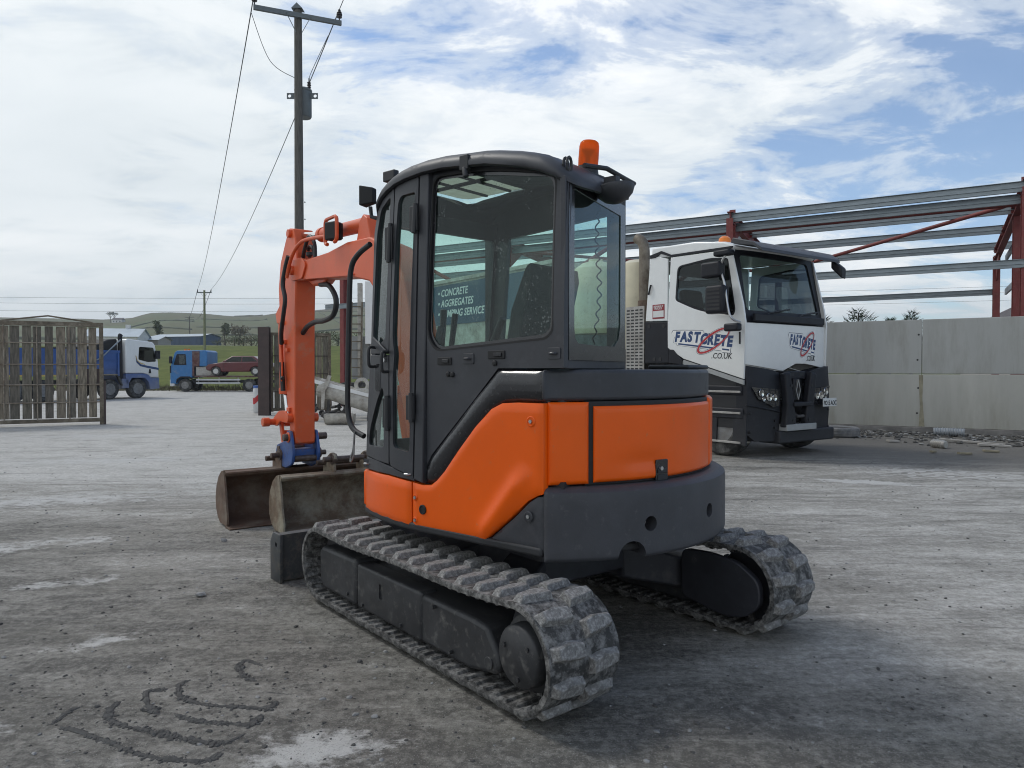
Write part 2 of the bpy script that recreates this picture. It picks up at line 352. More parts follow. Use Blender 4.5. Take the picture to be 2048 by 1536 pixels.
def sheet(poly, fun, hole=None, cut=0.0, thick=.02, inward=None, curved=None):
    """Flat outline (u,v), optionally with a hole, cut into a grid, laid on the surface fun(u,v) -> xyz and given thickness."""
    bm = bmesh.new()
    if hole:
        c = (sum(p[0] for p in hole) / len(hole), sum(p[1] for p in hole) / len(hole))
        an = sorted({round(math.atan2(p[1] - c[1], p[0] - c[0]), 5) for p in list(poly) + list(hole)})
        an2 = [an[0]]
        for a in an[1:]:
            if a - an2[-1] > .004: an2.append(a)
        o = [bm.verts.new((*ray_poly(c, a, poly), 0)) for a in an2]; i_ = [bm.verts.new((*ray_poly(c, a, hole), 0)) for a in an2]
        k = len(an2)
        for j in range(k):
            q = (j + 1) % k; bm.faces.new((o[j], o[q], i_[q], i_[j]))
    else:
        bm.faces.new([bm.verts.new((p[0], p[1], 0)) for p in poly])
    if cut:
        us = [p[0] for p in poly]; vs_ = [p[1] for p in poly]
        lo = min(us) if curved is None else max(min(us), curved)
        k = int((max(us) - lo) / cut)
        for i in range(1, k + 1):
            bmesh.ops.bisect_plane(bm, geom=bm.verts[:] + bm.edges[:] + bm.faces[:], plane_co=(lo + i * cut - cut * .5, 0, 0), plane_no=(1, 0, 0))
        if curved is None:
            k = int((max(vs_) - min(vs_)) / cut)
            for i in range(1, k + 1):
                bmesh.ops.bisect_plane(bm, geom=bm.verts[:] + bm.edges[:] + bm.faces[:], plane_co=(0, min(vs_) + i * cut - cut * .5, 0), plane_no=(0, 1, 0))
    uv = {v: (v.co.x, v.co.y) for v in bm.verts}
    for v in bm.verts: v.co = Vector(fun(*uv[v]))
    if thick:
        d = Vector(inward)
        r = bmesh.ops.extrude_face_region(bm, geom=bm.faces[:])
        for e in r['geom']:
            if isinstance(e, bmesh.types.BMVert): e.co = e.co + d * thick
    bmesh.ops.recalc_face_normals(bm, faces=bm.faces)
    mb = MB(); bm.verts.index_update()
    mb.V = [v.co.copy() for v in bm.verts]; mb.F = [tuple(v.index for v in f.verts) for f in bm.faces]; bm.free()
    return mb
def cutout(o, cutters):
    for k, mb in enumerate(cutters):
        me = bpy.data.meshes.new('cut'); me.from_pydata([tuple(v) for v in mb.V], [], mb.F)
        bm = bmesh.new(); bm.from_mesh(me); bmesh.ops.recalc_face_normals(bm, faces=bm.faces); bm.to_mesh(me); bm.free()
        c = bpy.data.objects.new('cut', me); col.objects.link(c); c.parent = o.parent
        b = o.modifiers.new('bool', 'BOOLEAN'); b.operation = 'DIFFERENCE'; b.object = c; b.solver = 'EXACT'
        bpy.context.view_layer.update()
        dg = bpy.context.evaluated_depsgraph_get()
        nm = bpy.data.meshes.new_from_object(o.evaluated_get(dg)); o.modifiers.clear()
        old = o.data; o.data = nm; nm.name = old.name; bpy.data.meshes.remove(old); bpy.data.objects.remove(c); bpy.data.meshes.remove(me)
    nm.shade_smooth(); nm.set_sharp_from_angle(angle=R(35))
def text(name, s, m, parent, M, size, shear=0.0, bold=0.0, depth=.002, squeeze=1.0, align='LEFT'):
    cu = bpy.data.curves.new('t', 'FONT'); cu.body = s; cu.size = size; cu.shear = shear; cu.offset = bold; cu.extrude = depth; cu.align_x = align
    cu.resolution_u = 3
    ob = bpy.data.objects.new('t', cu); col.objects.link(ob); bpy.context.view_layer.update()
    dg = bpy.context.evaluated_depsgraph_get(); me = bpy.data.meshes.new_from_object(ob.evaluated_get(dg))
    bpy.data.objects.remove(ob); bpy.data.curves.remove(cu)
    me.transform(M @ Matrix.Diagonal((squeeze, 1, 1, 1)))
    me.name = name; me.materials.clear()
    return mk(name, me, m, parent, smooth=0)
def frame_matrix(o, x, y):
    x = Vector(x).normalized(); y = Vector(y).normalized(); z = x.cross(y)
    M = Matrix((x, y, z)).transposed().to_4x4(); M.translation = Vector(o); return M
# ================================================================== THE SETTING
def ground_material():
    m = bpy.data.materials.new('yard_ground'); m.use_nodes = True; t = m.node_tree; b = t.nodes['Principled BSDF']
    tcn = N(t, 'ShaderNodeTexCoord'); P = tcn.outputs['Object']
    sp = N(t, 'ShaderNodeSeparateXYZ'); L(t, P, sp.inputs[0]); X, Y = sp.outputs[0], sp.outputs[1]
    def noise(scale, det=6.0, rough=.6, rot=0.0, st=(1, 1, 1), dist=0.0):
        mpn = N(t, 'ShaderNodeMapping'); mpn.inputs['Rotation'].default_value = (0, 0, rot); mpn.inputs['Scale'].default_value = st
        L(t, P, mpn.inputs[0]); nz = N(t, 'ShaderNodeTexNoise', i_Scale=scale, i_Detail=det, i_Roughness=rough, i_Distortion=dist)
        L(t, mpn.outputs[0], nz.inputs['Vector']); return nz.outputs[0]
    def band(v, a, bb): return MATH(t, 'MULTIPLY', MATH(t, 'SUBTRACT', v, a), 1 / (bb - a), True)
    streak = noise(.8, 9.0, .72, R(-28), (.5, 1.9, 1), .6)
    streak2 = noise(3.4, 8.0, .74, R(-14), (.7, 1.7, 1), .4)
    big = noise(.22, 4.0, .5); med = noise(1.6, 8.0, .65); fine = noise(26, 8.0, .75); speck = noise(120, 3.0, .7)
    # where the pale cement dust lies: the open yard away from the machine
    open_ = MATH(t, 'MULTIPLY', band(Y, 4.6, 11.0), band(MATH(t, 'ADD', X, MATH(t, 'MULTIPLY', Y, -.10)), 1.6, -3.0))
    right = MATH(t, 'MULTIPLY', MATH(t, 'MULTIPLY', band(X, .8, 3.2), band(Y, 13.0, 9.0)), .62)
    pale = MATH(t, 'MAXIMUM', open_, right)
    s = MATH(t, 'ADD', MATH(t, 'ADD', MATH(t, 'MULTIPLY', streak, .5), MATH(t, 'MULTIPLY', streak2, .25)), MATH(t, 'MULTIPLY', MATH(t, 'ADD', big, med), .125))
    d = band(MATH(t, 'ADD', s, MATH(t, 'MULTIPLY', MATH(t, 'SUBTRACT', pale, .42), .20)), .395, .60)
    grit = noise(9.0, 9.0, .8)
    d = MATH(t, 'ADD', MATH(t, 'MULTIPLY', d, .74), MATH(t, 'ADD', MATH(t, 'MULTIPLY', MATH(t, 'SUBTRACT', band(fine, .36, .64), .38), .40), MATH(t, 'MULTIPLY', MATH(t, 'SUBTRACT', band(grit, .36, .64), .38), .28)), True)
    c = RAMP(t, d, [(0.0, (.098, .092, .082)), (.2, (.200, .190, .168)), (.5, (.330, .315, .284)), (.78, (.49, .472, .436)), (1.0, (.63, .612, .573))])
    warm = MIXC(t, MATH(t, 'MULTIPLY', band(med, .45, .7), .35), c, (.165, .155, .125))
    # bare dirt along the wall and under the parked mixer
    dirt = MATH(t, 'MULTIPLY', band(MATH(t, 'ADD', MATH(t, 'ADD', MATH(t, 'MULTIPLY', X, .52), MATH(t, 'MULTIPLY', Y, .85)), MATH(t, 'MULTIPLY', med, 2.4)), 13.6, 15.6), band(X, -.5, 2.5))
    c = MIXC(t, MATH(t, 'MULTIPLY', dirt, .85), warm, MIXC(t, fine, (.075, .069, .060), (.20, .187, .165)))
    # pale dust spills with ragged edges
    wn = noise(3.2, 8.0, .7)
    def patch(cx, cy, rx, ry, rot, soft=.5, amt=1.0):
        mpn = N(t, 'ShaderNodeMapping', vector_type='TEXTURE'); mpn.inputs['Location'].default_value = (cx, cy, 0); mpn.inputs['Rotation'].default_value = (0, 0, rot); mpn.inputs['Scale'].default_value = (rx, ry, 1e3)
        L(t, P, mpn.inputs[0]); ln = N(t, 'ShaderNodeVectorMath', operation='LENGTH'); L(t, mpn.outputs[0], ln.inputs[0])
        v = MATH(t, 'ADD', ln.outputs['Value'], MATH(t, 'MULTIPLY', MATH(t, 'SUBTRACT', wn, .5), 2.6))
        return MATH(t, 'MULTIPLY', band(v, 1.0, 1.0 - soft), amt)
    pt = patch(-.78, 2.78, .42, .24, R(35), .7, .8)
    for a in ((-2.25, 3.95, .30, .13, R(30), .7, .7), (-2.2, 2.9, .3, .16, R(10), .7, .55), (4.7, 9.65, .75, .22, R(-20), .4, .9), (3.0, 6.4, .7, .25, R(10), .9, .35), (-5.2, 8.3, 1.9, .6, R(20), .9, .8), (-4.3, 6.0, 1.2, .3, R(25), .8, .75), (-3.2, 5.0, .7, .14, R(24), .8, .6), (-6.5, 12, 3.2, .7, R(12), .9, .7), (-3.4, 9.5, 1.6, .4, R(15), .9, .6), (-9, 16.5, 3.5, 1.0, R(8), .9, .7), (2.4, 5.3, .5, .2, R(0), .9, .3)):
        pt = MATH(t, 'MAXIMUM', pt, patch(*a))
    # tyre print left in wet cement by the wall: pale cells between dark tread lines
    mpn = N(t, 'ShaderNodeMapping'); mpn.inputs['Rotation'].default_value = (0, 0, R(28)); L(t, P, mpn.inputs[0])
    br = N(t, 'ShaderNodeTexBrick', i_Scale=1.0); br.inputs['Mortar Size'].default_value = .045; br.inputs['Mortar Smooth'].default_value = .3
    br.inputs['Brick Width'].default_value = .34; br.inputs['Row Height'].default_value = .17; br.offset = .5
    wv = N(t, 'ShaderNodeVectorMath', operation='ADD'); L(t, mpn.outputs[0], wv.inputs[0])
    sc3 = N(t, 'ShaderNodeVectorMath', operation='SCALE'); sc3.inputs['Scale'].default_value = .22
    nz3 = N(t, 'ShaderNodeTexNoise', i_Scale=2.0, i_Detail=4.0); L(t, P, nz3.inputs['Vector']); L(t, nz3.outputs['Color'], sc3.inputs[0]); L(t, sc3.outputs[0], wv.inputs[1])
    L(t, wv.outputs[0], br.inputs['Vector'])
    prt = MATH(t, 'MAXIMUM', patch(6.2, 10.4, 1.35, .70, R(-22), .5, 1.0), patch(8.0, 9.8, 1.8, .45, R(-15), .6, .75))
    prt = MATH(t, 'MULTIPLY', prt, MATH(t, 'SUBTRACT', 1.0, br.outputs['Fac']))
    pt = band(MATH(t, 'ADD', pt, MATH(t, 'ADD', MATH(t, 'MULTIPLY', MATH(t, 'SUBTRACT', grit, .5), 2.0), MATH(t, 'MULTIPLY', MATH(t, 'SUBTRACT', streak2, .5), 1.6))), .28, .74)
    pt = MATH(t, 'MAXIMUM', pt, prt)
    c = MIXC(t, MATH(t, 'MULTIPLY', pt, .9), c, MIXC(t, fine, (.44, .43, .405), (.62, .61, .585)))
    # dark drag lines and scuffs, fine grit
    dl = noise(1.3, 9.0, .75, R(-16), (.5, 4.0, 1), .5)
    c = MIXC(t, MATH(t, 'MULTIPLY', band(dl, .56, .68), .7), c, (.085, .081, .074))
    c = MIXC(t, MATH(t, 'MULTIPLY', band(speck, .58, .66), .75), c, (.045, .044, .042))
    c = MIXC(t, MATH(t, 'MULTIPLY', band(noise(150, 2.0), .63, .70), .7), c, (.46, .45, .43))
    L(t, c, b.inputs['Base Color'])
    L(t, MATH(t, 'ADD', MATH(t, 'MULTIPLY', d, .2), .72), b.inputs['Roughness']); b.inputs['Specular IOR Level'].default_value = .3
    h = MATH(t, 'ADD', MATH(t, 'MULTIPLY', fine, .35), MATH(t, 'ADD', MATH(t, 'MULTIPLY', med, .6), MATH(t, 'MULTIPLY', streak2, .8)))
    h = MATH(t, 'ADD', h, MATH(t, 'MULTIPLY', speck, .12)); h = MATH(t, 'ADD', h, MATH(t, 'MULTIPLY', dl, .9))
    bp = N(t, 'ShaderNodeBump'); bp.inputs['Strength'].default_value = .6; bp.inputs['Distance'].default_value = .05
    L(t, h, bp.inputs['Height']); L(t, bp.outputs[0], b.inputs['Normal'])
    MT['yard_ground'] = m
ground_material()
def field_material():
    m = bpy.data.materials.new('grass_field'); m.use_nodes = True; t = m.node_tree; b = t.nodes['Principled BSDF']
    tcn = N(t, 'ShaderNodeTexCoord'); P = tcn.outputs['Object']; sp = N(t, 'ShaderNodeSeparateXYZ'); L(t, P, sp.inputs[0])
    def nz(s, d=6.0, st=(1, 1, 1)):
        mpn = N(t, 'ShaderNodeMapping'); mpn.inputs['Scale'].default_value = st; L(t, P, mpn.inputs[0])
        n = N(t, 'ShaderNodeTexNoise', i_Scale=s, i_Detail=d, i_Roughness=.62); L(t, mpn.outputs[0], n.inputs['Vector']); return n.outputs[0]
    near = MIXC(t, RAMP(t, nz(.5, 8.0, (1, .35, 1)), [(.35, 0.0), (.65, 1.0)]), (.085, .105, .026), (.135, .155, .040))
    vo = N(t, 'ShaderNodeTexVoronoi', i_Scale=.006, i_Randomness=1.0); L(t, P, vo.inputs['Vector'])
    sv = N(t, 'ShaderNodeSeparateColor'); L(t, vo.outputs['Color'], sv.inputs[0])
    far = MIXC(t, sv.outputs[0], (.118, .140, .070), (.165, .185, .095))
    far = MIXC(t, RAMP(t, nz(.012), [(.42, 0.0), (.62, 1.0)]), far, (.135, .128, .070))
    hi = MATH(t, 'MULTIPLY', MATH(t, 'SUBTRACT', MATH(t, 'ADD', sp.outputs[2], MATH(t, 'MULTIPLY', nz(.01), 40)), 76), .06, True)
    far = MIXC(t, hi, far, (.118, .098, .066))
    f = MATH(t, 'MULTIPLY', MATH(t, 'SUBTRACT', sp.outputs[1], 118), .03, True)
    c = MIXC(t, f, near, far)
    c = MIXC(t, MATH(t, 'MULTIPLY', RAMP(t, nz(3.0, 8.0), [(.3, 1.0), (.55, 0.0)]), .35), c, (.05, .058, .02))
    L(t, c, b.inputs['Base Color']); b.inputs['Roughness'].default_value = .95; b.inputs['Specular IOR Level'].default_value = .1
    MT['grass_field'] = m
field_material()
g = MB(); g.add([(-3000, -60, 0), (3000, -60, 0), (3000, 4000, -.05), (-3000, 4000, -.05)], [(0, 1, 2, 3)])
struct(g.build('ground', 'yard_ground', fix=False, smooth=0))
SKY = [(-1500, 660), (-600, 655), (0, 636), (210, 640), (262, 638), (300, 627), (350, 625), (400, 629), (470, 634), (520, 633), (560, 627), (640, 621), (690, 617), (760, 612), (900, 611), (1000, 618), (1150, 640), (1400, 670), (2048, 695), (4000, 705)]
def lerp(T, x):
    if x <= T[0][0]: return T[0][1]
    for (a, u), (b, v) in zip(T, T[1:]):
        if x <= b:
            k = (x - a) / (b - a); return u + (v - u) * k
    return T[-1][1]
RIDGE = 950.0
def terrain(x, y):
    az = 1024 + 1458 * x / max(y, 1)                            # bearing, in the same measure the skyline was surveyed with
    zr = CAM_H + (740.6 - lerp(SKY, az)) / 1458 * RIDGE
    edge = 53.5 + 1.2 * mnoise.noise(Vector((x * .05, 0, 3)))
    if y < edge: return -.06
    if y <= 118: z = 5.4 * ((y - edge) / (118 - edge)) ** .92
    elif y <= 260: z = 5.4 + (10.2 - 5.4) * (y - 118) / 142
    elif y <= RIDGE:
        k = (y - 260) / (RIDGE - 260); k = k ** 1.1; z = 10.2 + (zr - 10.2) * (k * k * (3 - 2 * k) * .45 + k * .55)
    else: z = zr - (y - RIDGE) * .06
    s = min(1, max(0, (y - 60) / 300))
    return z + mnoise.noise(Vector((x * .02, y * .02, 0))) * 1.2 * s
ys = [53.0, 54, 55, 57, 60, 64, 69, 75, 82, 90, 98, 106, 112, 118, 125, 140, 160, 180, 200, 225, 250, 275, 300, 330, 360, 400, 440, 480, 520, 570, 620, 680, 740, 800, 850, 900, 930, 950, 970, 1050, 1300, 1800]
ths = [(-3.2 + 5.6 * i / 420) for i in range(421)]
g = MB(); vv = []
for y in ys:
    for a in ths: vv.append((a * y, y, terrain(a * y, y)))
n = len(ths); ff = [(i * n + j, i * n + j + 1, (i + 1) * n + j + 1, (i + 1) * n + j) for i in range(len(ys) - 1) for j in range(n - 1)]
g.add(vv, ff); struct(g.build('field_and_hills', 'grass_field', fix=False, smooth=180))
# ------------------------------------------------------------------ foliage
def leaves(mb, c, rx, ry, rz, n, size, up=.25):
    for _ in range(n):
        while 1:
            p = Vector((random.uniform(-1, 1), random.uniform(-1, 1), random.uniform(-1, 1)))
            if .25 < p.length < 1: break
        q = Vector((c[0] + p.x * rx, c[1] + p.y * ry, c[2] + p.z * rz))
        d = Vector((random.gauss(0, 1), random.gauss(0, 1), random.gauss(0, 1) + up)).normalized(); e = d.orthogonal().normalized()
        s = size * random.uniform(.6, 1.4)
        mb.add([q - e * s * .5, q + d * s * .6 - e * s * .1, q + d * s * 1.1, q + d * s * .5 + e * s * .5], [(0, 1, 2, 3)])
def bush(name, x, y, h, w, m, label, cat, group, trunk=False, n=260, blobs=6, z0=None):
    z = terrain(x, y) if z0 is None else z0
    r = empty(name, (x, y, z)); tag(r, label, cat, group)
    c = MB()
    for i in range(blobs):
        a = random.uniform(0, 6.28); k = random.uniform(0, .55)
        leaves(c, (math.cos(a) * w * .5 * k, math.sin(a) * w * .3 * k, h * (random.uniform(.55, .85) if trunk else random.uniform(.3, .72))), w * .28, w * .26, h * (.2 if trunk else .32), n // blobs, h * .10)
    c.build('crown', m, r, fix=False, smooth=0)
    t = MB(); t.cyl((0, 0, -.2), (random.uniform(-.1, .1) * h, 0, h * .75), .05 * h, .015 * h, 7)
    for i in range(3):
        a = random.uniform(0, 6.28); t.cyl((0, 0, h * .3), (math.cos(a) * w * .25, math.sin(a) * w * .25, h * random.uniform(.6, .8)), .02 * h, .006 * h, 5)
    t.build('trunk', 'bark', r)
def at(px, Y): return (px - 1024) / 1458.3 * Y
i = 0
for px, Y, h, wd, m, lab in [(452, 150, 3.0, 6, 'leaf_brown', 'bare brown bush at the far end of the blue shed'), (470, 146, 3.0, 5.5, 'leaf_mid', 'low green bush just past the blue shed'), (487, 143, 3.6, 6, 'leaf_dark', 'dark bush in the field hedge'),
        (503, 142, 3.8, 6, 'leaf_brown', 'brownish bush in the field hedge beside the gate post'), (519, 141, 3.6, 6, 'leaf_mid', 'green bush just left of the brown gate post'), (634, 150, 4.2, 8, 'leaf_mid', 'bush seen right of the orange arm'), (655, 148, 4.6, 8, 'leaf_dark', 'dark bush over the short brown post'),
        (676, 146, 4.2, 8, 'leaf_mid', 'green bush beside the red steel column'), (700, 146, 4, 8, 'leaf_dark', 'dark bush behind the ladder'), (325, 175, 2.6, 6, 'leaf_brown', 'brown scrub between the two farm sheds'), (436, 150, 2.2, 4, 'leaf_mid', 'small bush at the corner of the blue shed')]:
    bush('bush', at(px, Y), Y, h * .72, wd, m, lab, 'bush', 'bushes along the top of the grass field')
bush('ivy_tree', at(450, 235), 235, 7, 3.2, 'leaf_mid', 'ivy-covered tree standing behind the blue shed', 'tree', None, True, 320)
bush('bare_tree', at(478, 240), 240, 7, 8, 'leaf_brown', 'brown leafless-looking tree behind the field hedge', 'tree', None, True, 300)
bush('small_tree', at(317, 205), 205, 7, 3, 'leaf_dark', 'dark narrow tree at the left end of the blue shed', 'tree', None, True, 220)
for px, h, lab in [(222, 12, 'taller umbrella-crowned tree beside the white hilltop house'), (230, 11.5, 'umbrella-crowned tree over the roof of the white hilltop house')]:
    x, y = at(px, 720), 720
    r = empty('hilltop_tree', (x, y, terrain(x, y))); tag(r, lab, 'tree', 'trees by the hilltop house'); h *= .8
    t = MB(); t.cyl((0, 0, -1), (0, 0, h * .8), .4, .2, 6); t.cyl((0, 0, h * .4), (2.2, 0, h * .8), .25, .1, 5); t.cyl((0, 0, h * .45), (-2.2, 0, h * .8), .25, .1, 5); t.build('trunk', 'bark', r)
    c = MB(); leaves(c, (0, 0, h * .9), 4.0, 3, h * .14, 130, .9); c.build('crown', 'leaf_dark', r, fix=False, smooth=0)
# hedgerows on the hillside
def hedgerow(pts, h, label):
    """pts: (bearing px, distance) pairs; a ragged strip of hedge standing on the terrain."""
    P = []
    for (a, d), (b, e) in zip(pts, pts[1:]):
        k = max(3, int(abs(at(b, e) - at(a, d)) / 5))
        for j in range(k):
            u = j / k; d_ = d + (e - d) * u; P.append((at(a + (b - a) * u, d_), d_))
    c = MB(); rings = []
    for j, (x, y) in enumerate(P):
        z = terrain(x, y); hh = h * .7 * (.5 + .6 * abs(mnoise.noise(Vector((x * .11, y * .07, 5)))) + random.uniform(-.12, .2)); w_ = 1.6 + random.uniform(-.3, .5)
        rings.append([Vector((x, y - w_, z - .6)), Vector((x, y - w_ * .8, z + hh * .7)), Vector((x, y, z + hh)), Vector((x, y + w_ * .8, z + hh * .7)), Vector((x, y + w_, z - .6))])
    c.loft(rings)
    tag(c.build('hedgerow', 'hedge_far', fix=True, smooth=0), label, 'hedgerow', 'hedgerows on the hillside')
for pts, h, lab in [([(210, 520), (300, 540), (395, 520)], 2.6, 'hedgerow below the white hilltop house'), ([(262, 610), (330, 640), (400, 640)], 2.2, 'upper hedgerow left of the far power pole'), ([(395, 560), (470, 575), (550, 560)], 2.3, 'hedgerow crossing the hill between far pole and orange arm'),
        ([(405, 690), (480, 700), (545, 690)], 2.2, 'highest hedgerow right of the far pole'), ([(330, 360), (420, 380), (540, 370)], 2.2, 'lowest long hedgerow above the blue shed'), ([(420, 450), (500, 460), (552, 450)], 2.2, 'middle hedgerow above the field bushes'),
        ([(626, 640), (690, 620), (760, 640)], 2.3, 'hedgerow right of the orange arm'), ([(626, 470), (690, 480), (770, 470)], 2.3, 'lower hedgerow right of the orange arm'), ([(640, 760), (665, 620), (690, 520)], 2.0, 'hedgerow running down the hill beside the red column'),
        ([(470, 900), (500, 905), (535, 900)], 3.0, 'dark scrub line on the hill crest'), ([(200, 300), (300, 320), (345, 310)], 3.0, 'thick hedge behind the pale-roofed barn'), ([(-300, 400), (0, 420), (215, 400)], 3.0, 'hedgerow behind the pallet gate')]:
    hedgerow(pts, h, lab)
# rough verge between yard and field
g = MB()
for _ in range(2600):
    x = random.uniform(-34, -8); y = 53.2 + random.gauss(0, .5) + (random.random() ** 2) * 2; z = max(0, terrain(x, y)); s = random.uniform(.1, .35)
    a = random.uniform(0, 6.28); g.add([(x, y, z), (x + .05, y + .03, z), (x + math.cos(a) * .12, y + math.sin(a) * .12, z + s)], [(0, 1, 2)])
o = g.build('verge_grass', 'leaf_brown', fix=False, smooth=0); tag(o, 'rough dry grass along the edge of the field', 'grass', kind='stuff')
# ------------------------------------------------------------------ precast concrete wall
WD = Vector((-.8526, .5225, 0)); WN = Vector((-.5225, -.8526, 0)); W0 = Vector((11.45, 16.3, 0))
wall = empty('concrete_wall', W0, math.atan2(WD.y, WD.x)); tag(wall, 'long grey precast concrete wall behind the white truck', 'wall')
for (a, b) in [(-10, -4), (-4, 2), (2, 8), (8, 14), (14, 17.5)]:
    for z0, z1, m in ((.13, 1.385, 'concrete_low'), (1.40, 2.69, 'concrete_panel')):
        p = MB(); p.bx(a + .006, b - .006, -.16 if m == 'concrete_low' else -.155, 0, z0, z1); o = p.build('panel', m, wall, bevel=.008)
        for hx, hz in ((a + .09, z0 + .33), (a + .07, z0 + .93)):
            q = MB(); q.cyl((hx, .004, hz), (hx, -.02, hz), .022, n=12); q.build('lifting_hole', 'text_black', o)
p = MB(); p.bx(-10, 17.5, -.2, .03, -.1, .125); p.build('footing', 'plinth', wall, bevel=.01)
p = MB(); p.add([(1.97, .0035, 1.37), (2.06, .0035, 1.37), (2.03, .0035, .6), (2.05, .0035, .15), (1.93, .0035, .15), (1.98, .0035, .8)], [(0, 1, 2, 3, 4, 5)]); p.build('rust_streak', 'rust_stain', wall, smooth=0)
# ------------------------------------------------------------------ unfinished steel frame building
F0 = Vector((16.83, 25.4, 0)); GD = Vector((-.4906, -.8714, 0))
bld = empty('steel_frame_building', F0, math.atan2(WD.y, WD.x)); tag(bld, 'unfinished red steel building frame with grey galvanised purlins', 'building')
def bp_(t, s, z):                                                # along the building, across towards the yard, height -> root-local
    v = WD * t + GD * s; c_, s_ = WD.x, WD.y
    return Vector((c_ * v.x + s_ * v.y, -s_ * v.x + c_ * v.y, z))
def roofz(s): return 5.5 + .068 * s
def ibeam(name, a, b, w_, h, m, parent, up=(0, 0, 1), tf=.02):
    a = Vector(a); b = Vector(b); d = (b - a).normalized(); u = Vector(up); x = d.cross(u).normalized(); u = x.cross(d)
    g = MB()
    g.beam(a + u * (h / 2 - tf / 2), b + u * (h / 2 - tf / 2), w_, tf, up); g.beam(a - u * (h / 2 - tf / 2), b - u * (h / 2 - tf / 2), w_, tf, up)
    g.beam(a, b, tf * .7, h - 2 * tf - .001, up); return g.build(name, m, parent, smooth=0)
TF = [0, 7.26, 15.2, 23.1]; UP = bp_(0, 1, 0)
for t in TF:
    for s in (0, 8.3):
        ibeam('column', bp_(t, s, 0), bp_(t, s, roofz(s) - .05), .2, .34, 'steel_red', bld, up=UP, tf=.025)
    ibeam('rafter', bp_(t, -.1, roofz(0) - .02), bp_(t, 8.45, roofz(8.45) - .02), .18, .34, 'steel_red', bld, tf=.025)
    for s0, s1 in ((.15, 1.2), (8.15, 7.1)):
        k = MB(); k.add([bp_(t - .02, s0, roofz(s0) - .95), bp_(t - .02, s0, roofz(s0) - .18), bp_(t - .02, s1, roofz(s1) - .18), bp_(t + .02, s0, roofz(s0) - .95), bp_(t + .02, s0, roofz(s0) - .18), bp_(t + .02, s1, roofz(s1) - .18)],
                [(0, 1, 2), (5, 4, 3), (0, 2, 5, 3), (1, 4, 5, 2), (0, 3, 4, 1)]); k.build('haunch', 'steel_red', bld, smooth=0)
ibeam('gable_column', bp_(-.05, 5.95, 0), bp_(-.05, 5.95, roofz(5.95) - .2), .22, .42, 'steel_red', bld, up=UP, tf=.025)
def purlin(name, t0, t1, s, z, h=.21):                           # a Z section: web and two lips
    g = MB(); g.beam(bp_(t0, s, z), bp_(t1, s, z), .012, h); g.beam(bp_(t0, s + .035, z + h / 2), bp_(t1, s + .035, z + h / 2), .075, .01); g.beam(bp_(t0, s - .035, z - h / 2), bp_(t1, s - .035, z - h / 2), .075, .01)
    g.beam(bp_(t0, s + .02, z), bp_(t1, s + .02, z), .03, h * .22); return g.build(name, 'galv', bld, smooth=0)
for s in (.25, 2.9, 5.6, 8.25):
    purlin('purlin', -.5 if s < 8 else -1.2, 24, s, roofz(s) + {.25: .24, 2.9: .2, 5.6: .12, 8.25: .0}[s], .24)
purlin('purlin', -1.2, 24, 7.9, roofz(8.3) - .24, .22)
purlin('girt', -1.2, 24, 8.5, 4.12, .19); purlin('girt', 0, 24, -.2, 4.22, .19)
for z in (4.2, 5.35):
    g = MB(); g.beam(bp_(-.28, -.1, z), bp_(-.28, 8.45, z + (.0 if z < 5 else .25)), .06, .2); g.build('gable_girt', 'galv', bld, smooth=0)
def rod(name, a, b, r=.075): g = MB(); g.cyl(a, b, r, n=12); g.build(name, 'steel_red', bld)
rod('eave_tie', bp_(-.6, 7.1, 5.86), bp_(23.1, 7.1, 5.86)); rod('brace', bp_(.3, 6.6, 5.92), bp_(7.2, .4, 5.35), .06); rod('brace', bp_(15.0, 6.6, 5.9), bp_(7.4, .4, 5.35), .06); rod('brace', bp_(7.3, 8.1, 5.6), bp_(9.0, 8.1, 4.2), .07); rod('brace', bp_(15.3, 8.1, 3.6), bp_(19.2, 8.1, 5.6), .07); rod('brace', bp_(15.1, 8.1, 3.6), bp_(11.2, 8.1, 5.6), .07)
for t in TF:
    for s in (.25, 2.9, 5.6, 8.1):
        k = MB(); p_ = bp_(t, s, roofz(s) + .12); k.bx(-.09, .09, -.008, .008, -.12, .16, Matrix.Translation(p_)); k.build('cleat', 'steel_red', bld, smooth=0)
    k = MB(); p_ = bp_(t, 8.3, 0); k.bx(-.2, .2, -.25, .25, 0, .03, Matrix.Translation(p_)); k.build('base_plate', 'steel_red', bld, smooth=0)
# ------------------------------------------------------------------ house and conifers beyond the wall
hx, hy = at(2150, 48), 48
h = empty('bungalow', (hx, hy, 0), R(-12)); tag(h, 'rendered bungalow with a dark tiled roof behind the red columns', 'house')
g = MB(); g.bx(-5.4, 6, -4, 4, 0, 4.0); g.build('wall', 'house_render', h)
rf = MB(); rf.add([(-5.9, -4.5, 4.0), (6.5, -4.5, 4.0), (6.5, 4.5, 4.0), (-5.9, 4.5, 4.0), (-1.6, 0, 6.8), (3.0, 0, 6.8)], [(0, 1, 5, 4), (1, 2, 5), (2, 3, 4, 5), (3, 0, 4), (3, 2, 1, 0)]); ro = rf.build('roof', 'slate', h, smooth=0)
for k in range(9):                                               # tile courses on the near slope and the hip
    f = k / 9; z = 4.0 + 2.8 * f; y = -4.5 + 4.5 * f
    q = MB(); q.beam((-5.9 + 4.3 * f, y - .03, z + .05), (6.5 - 3.5 * f, y - .03, z + .05), .06, .05); q.build('tile_course', 'slate', ro)
g = MB(); g.bx(-6.0, 6.6, -4.62, -4.5, 3.82, 4.0); g.bx(-6.02, -5.9, -4.5, 4.5, 3.82, 4.0); g.build('gutter', 'upvc', h)
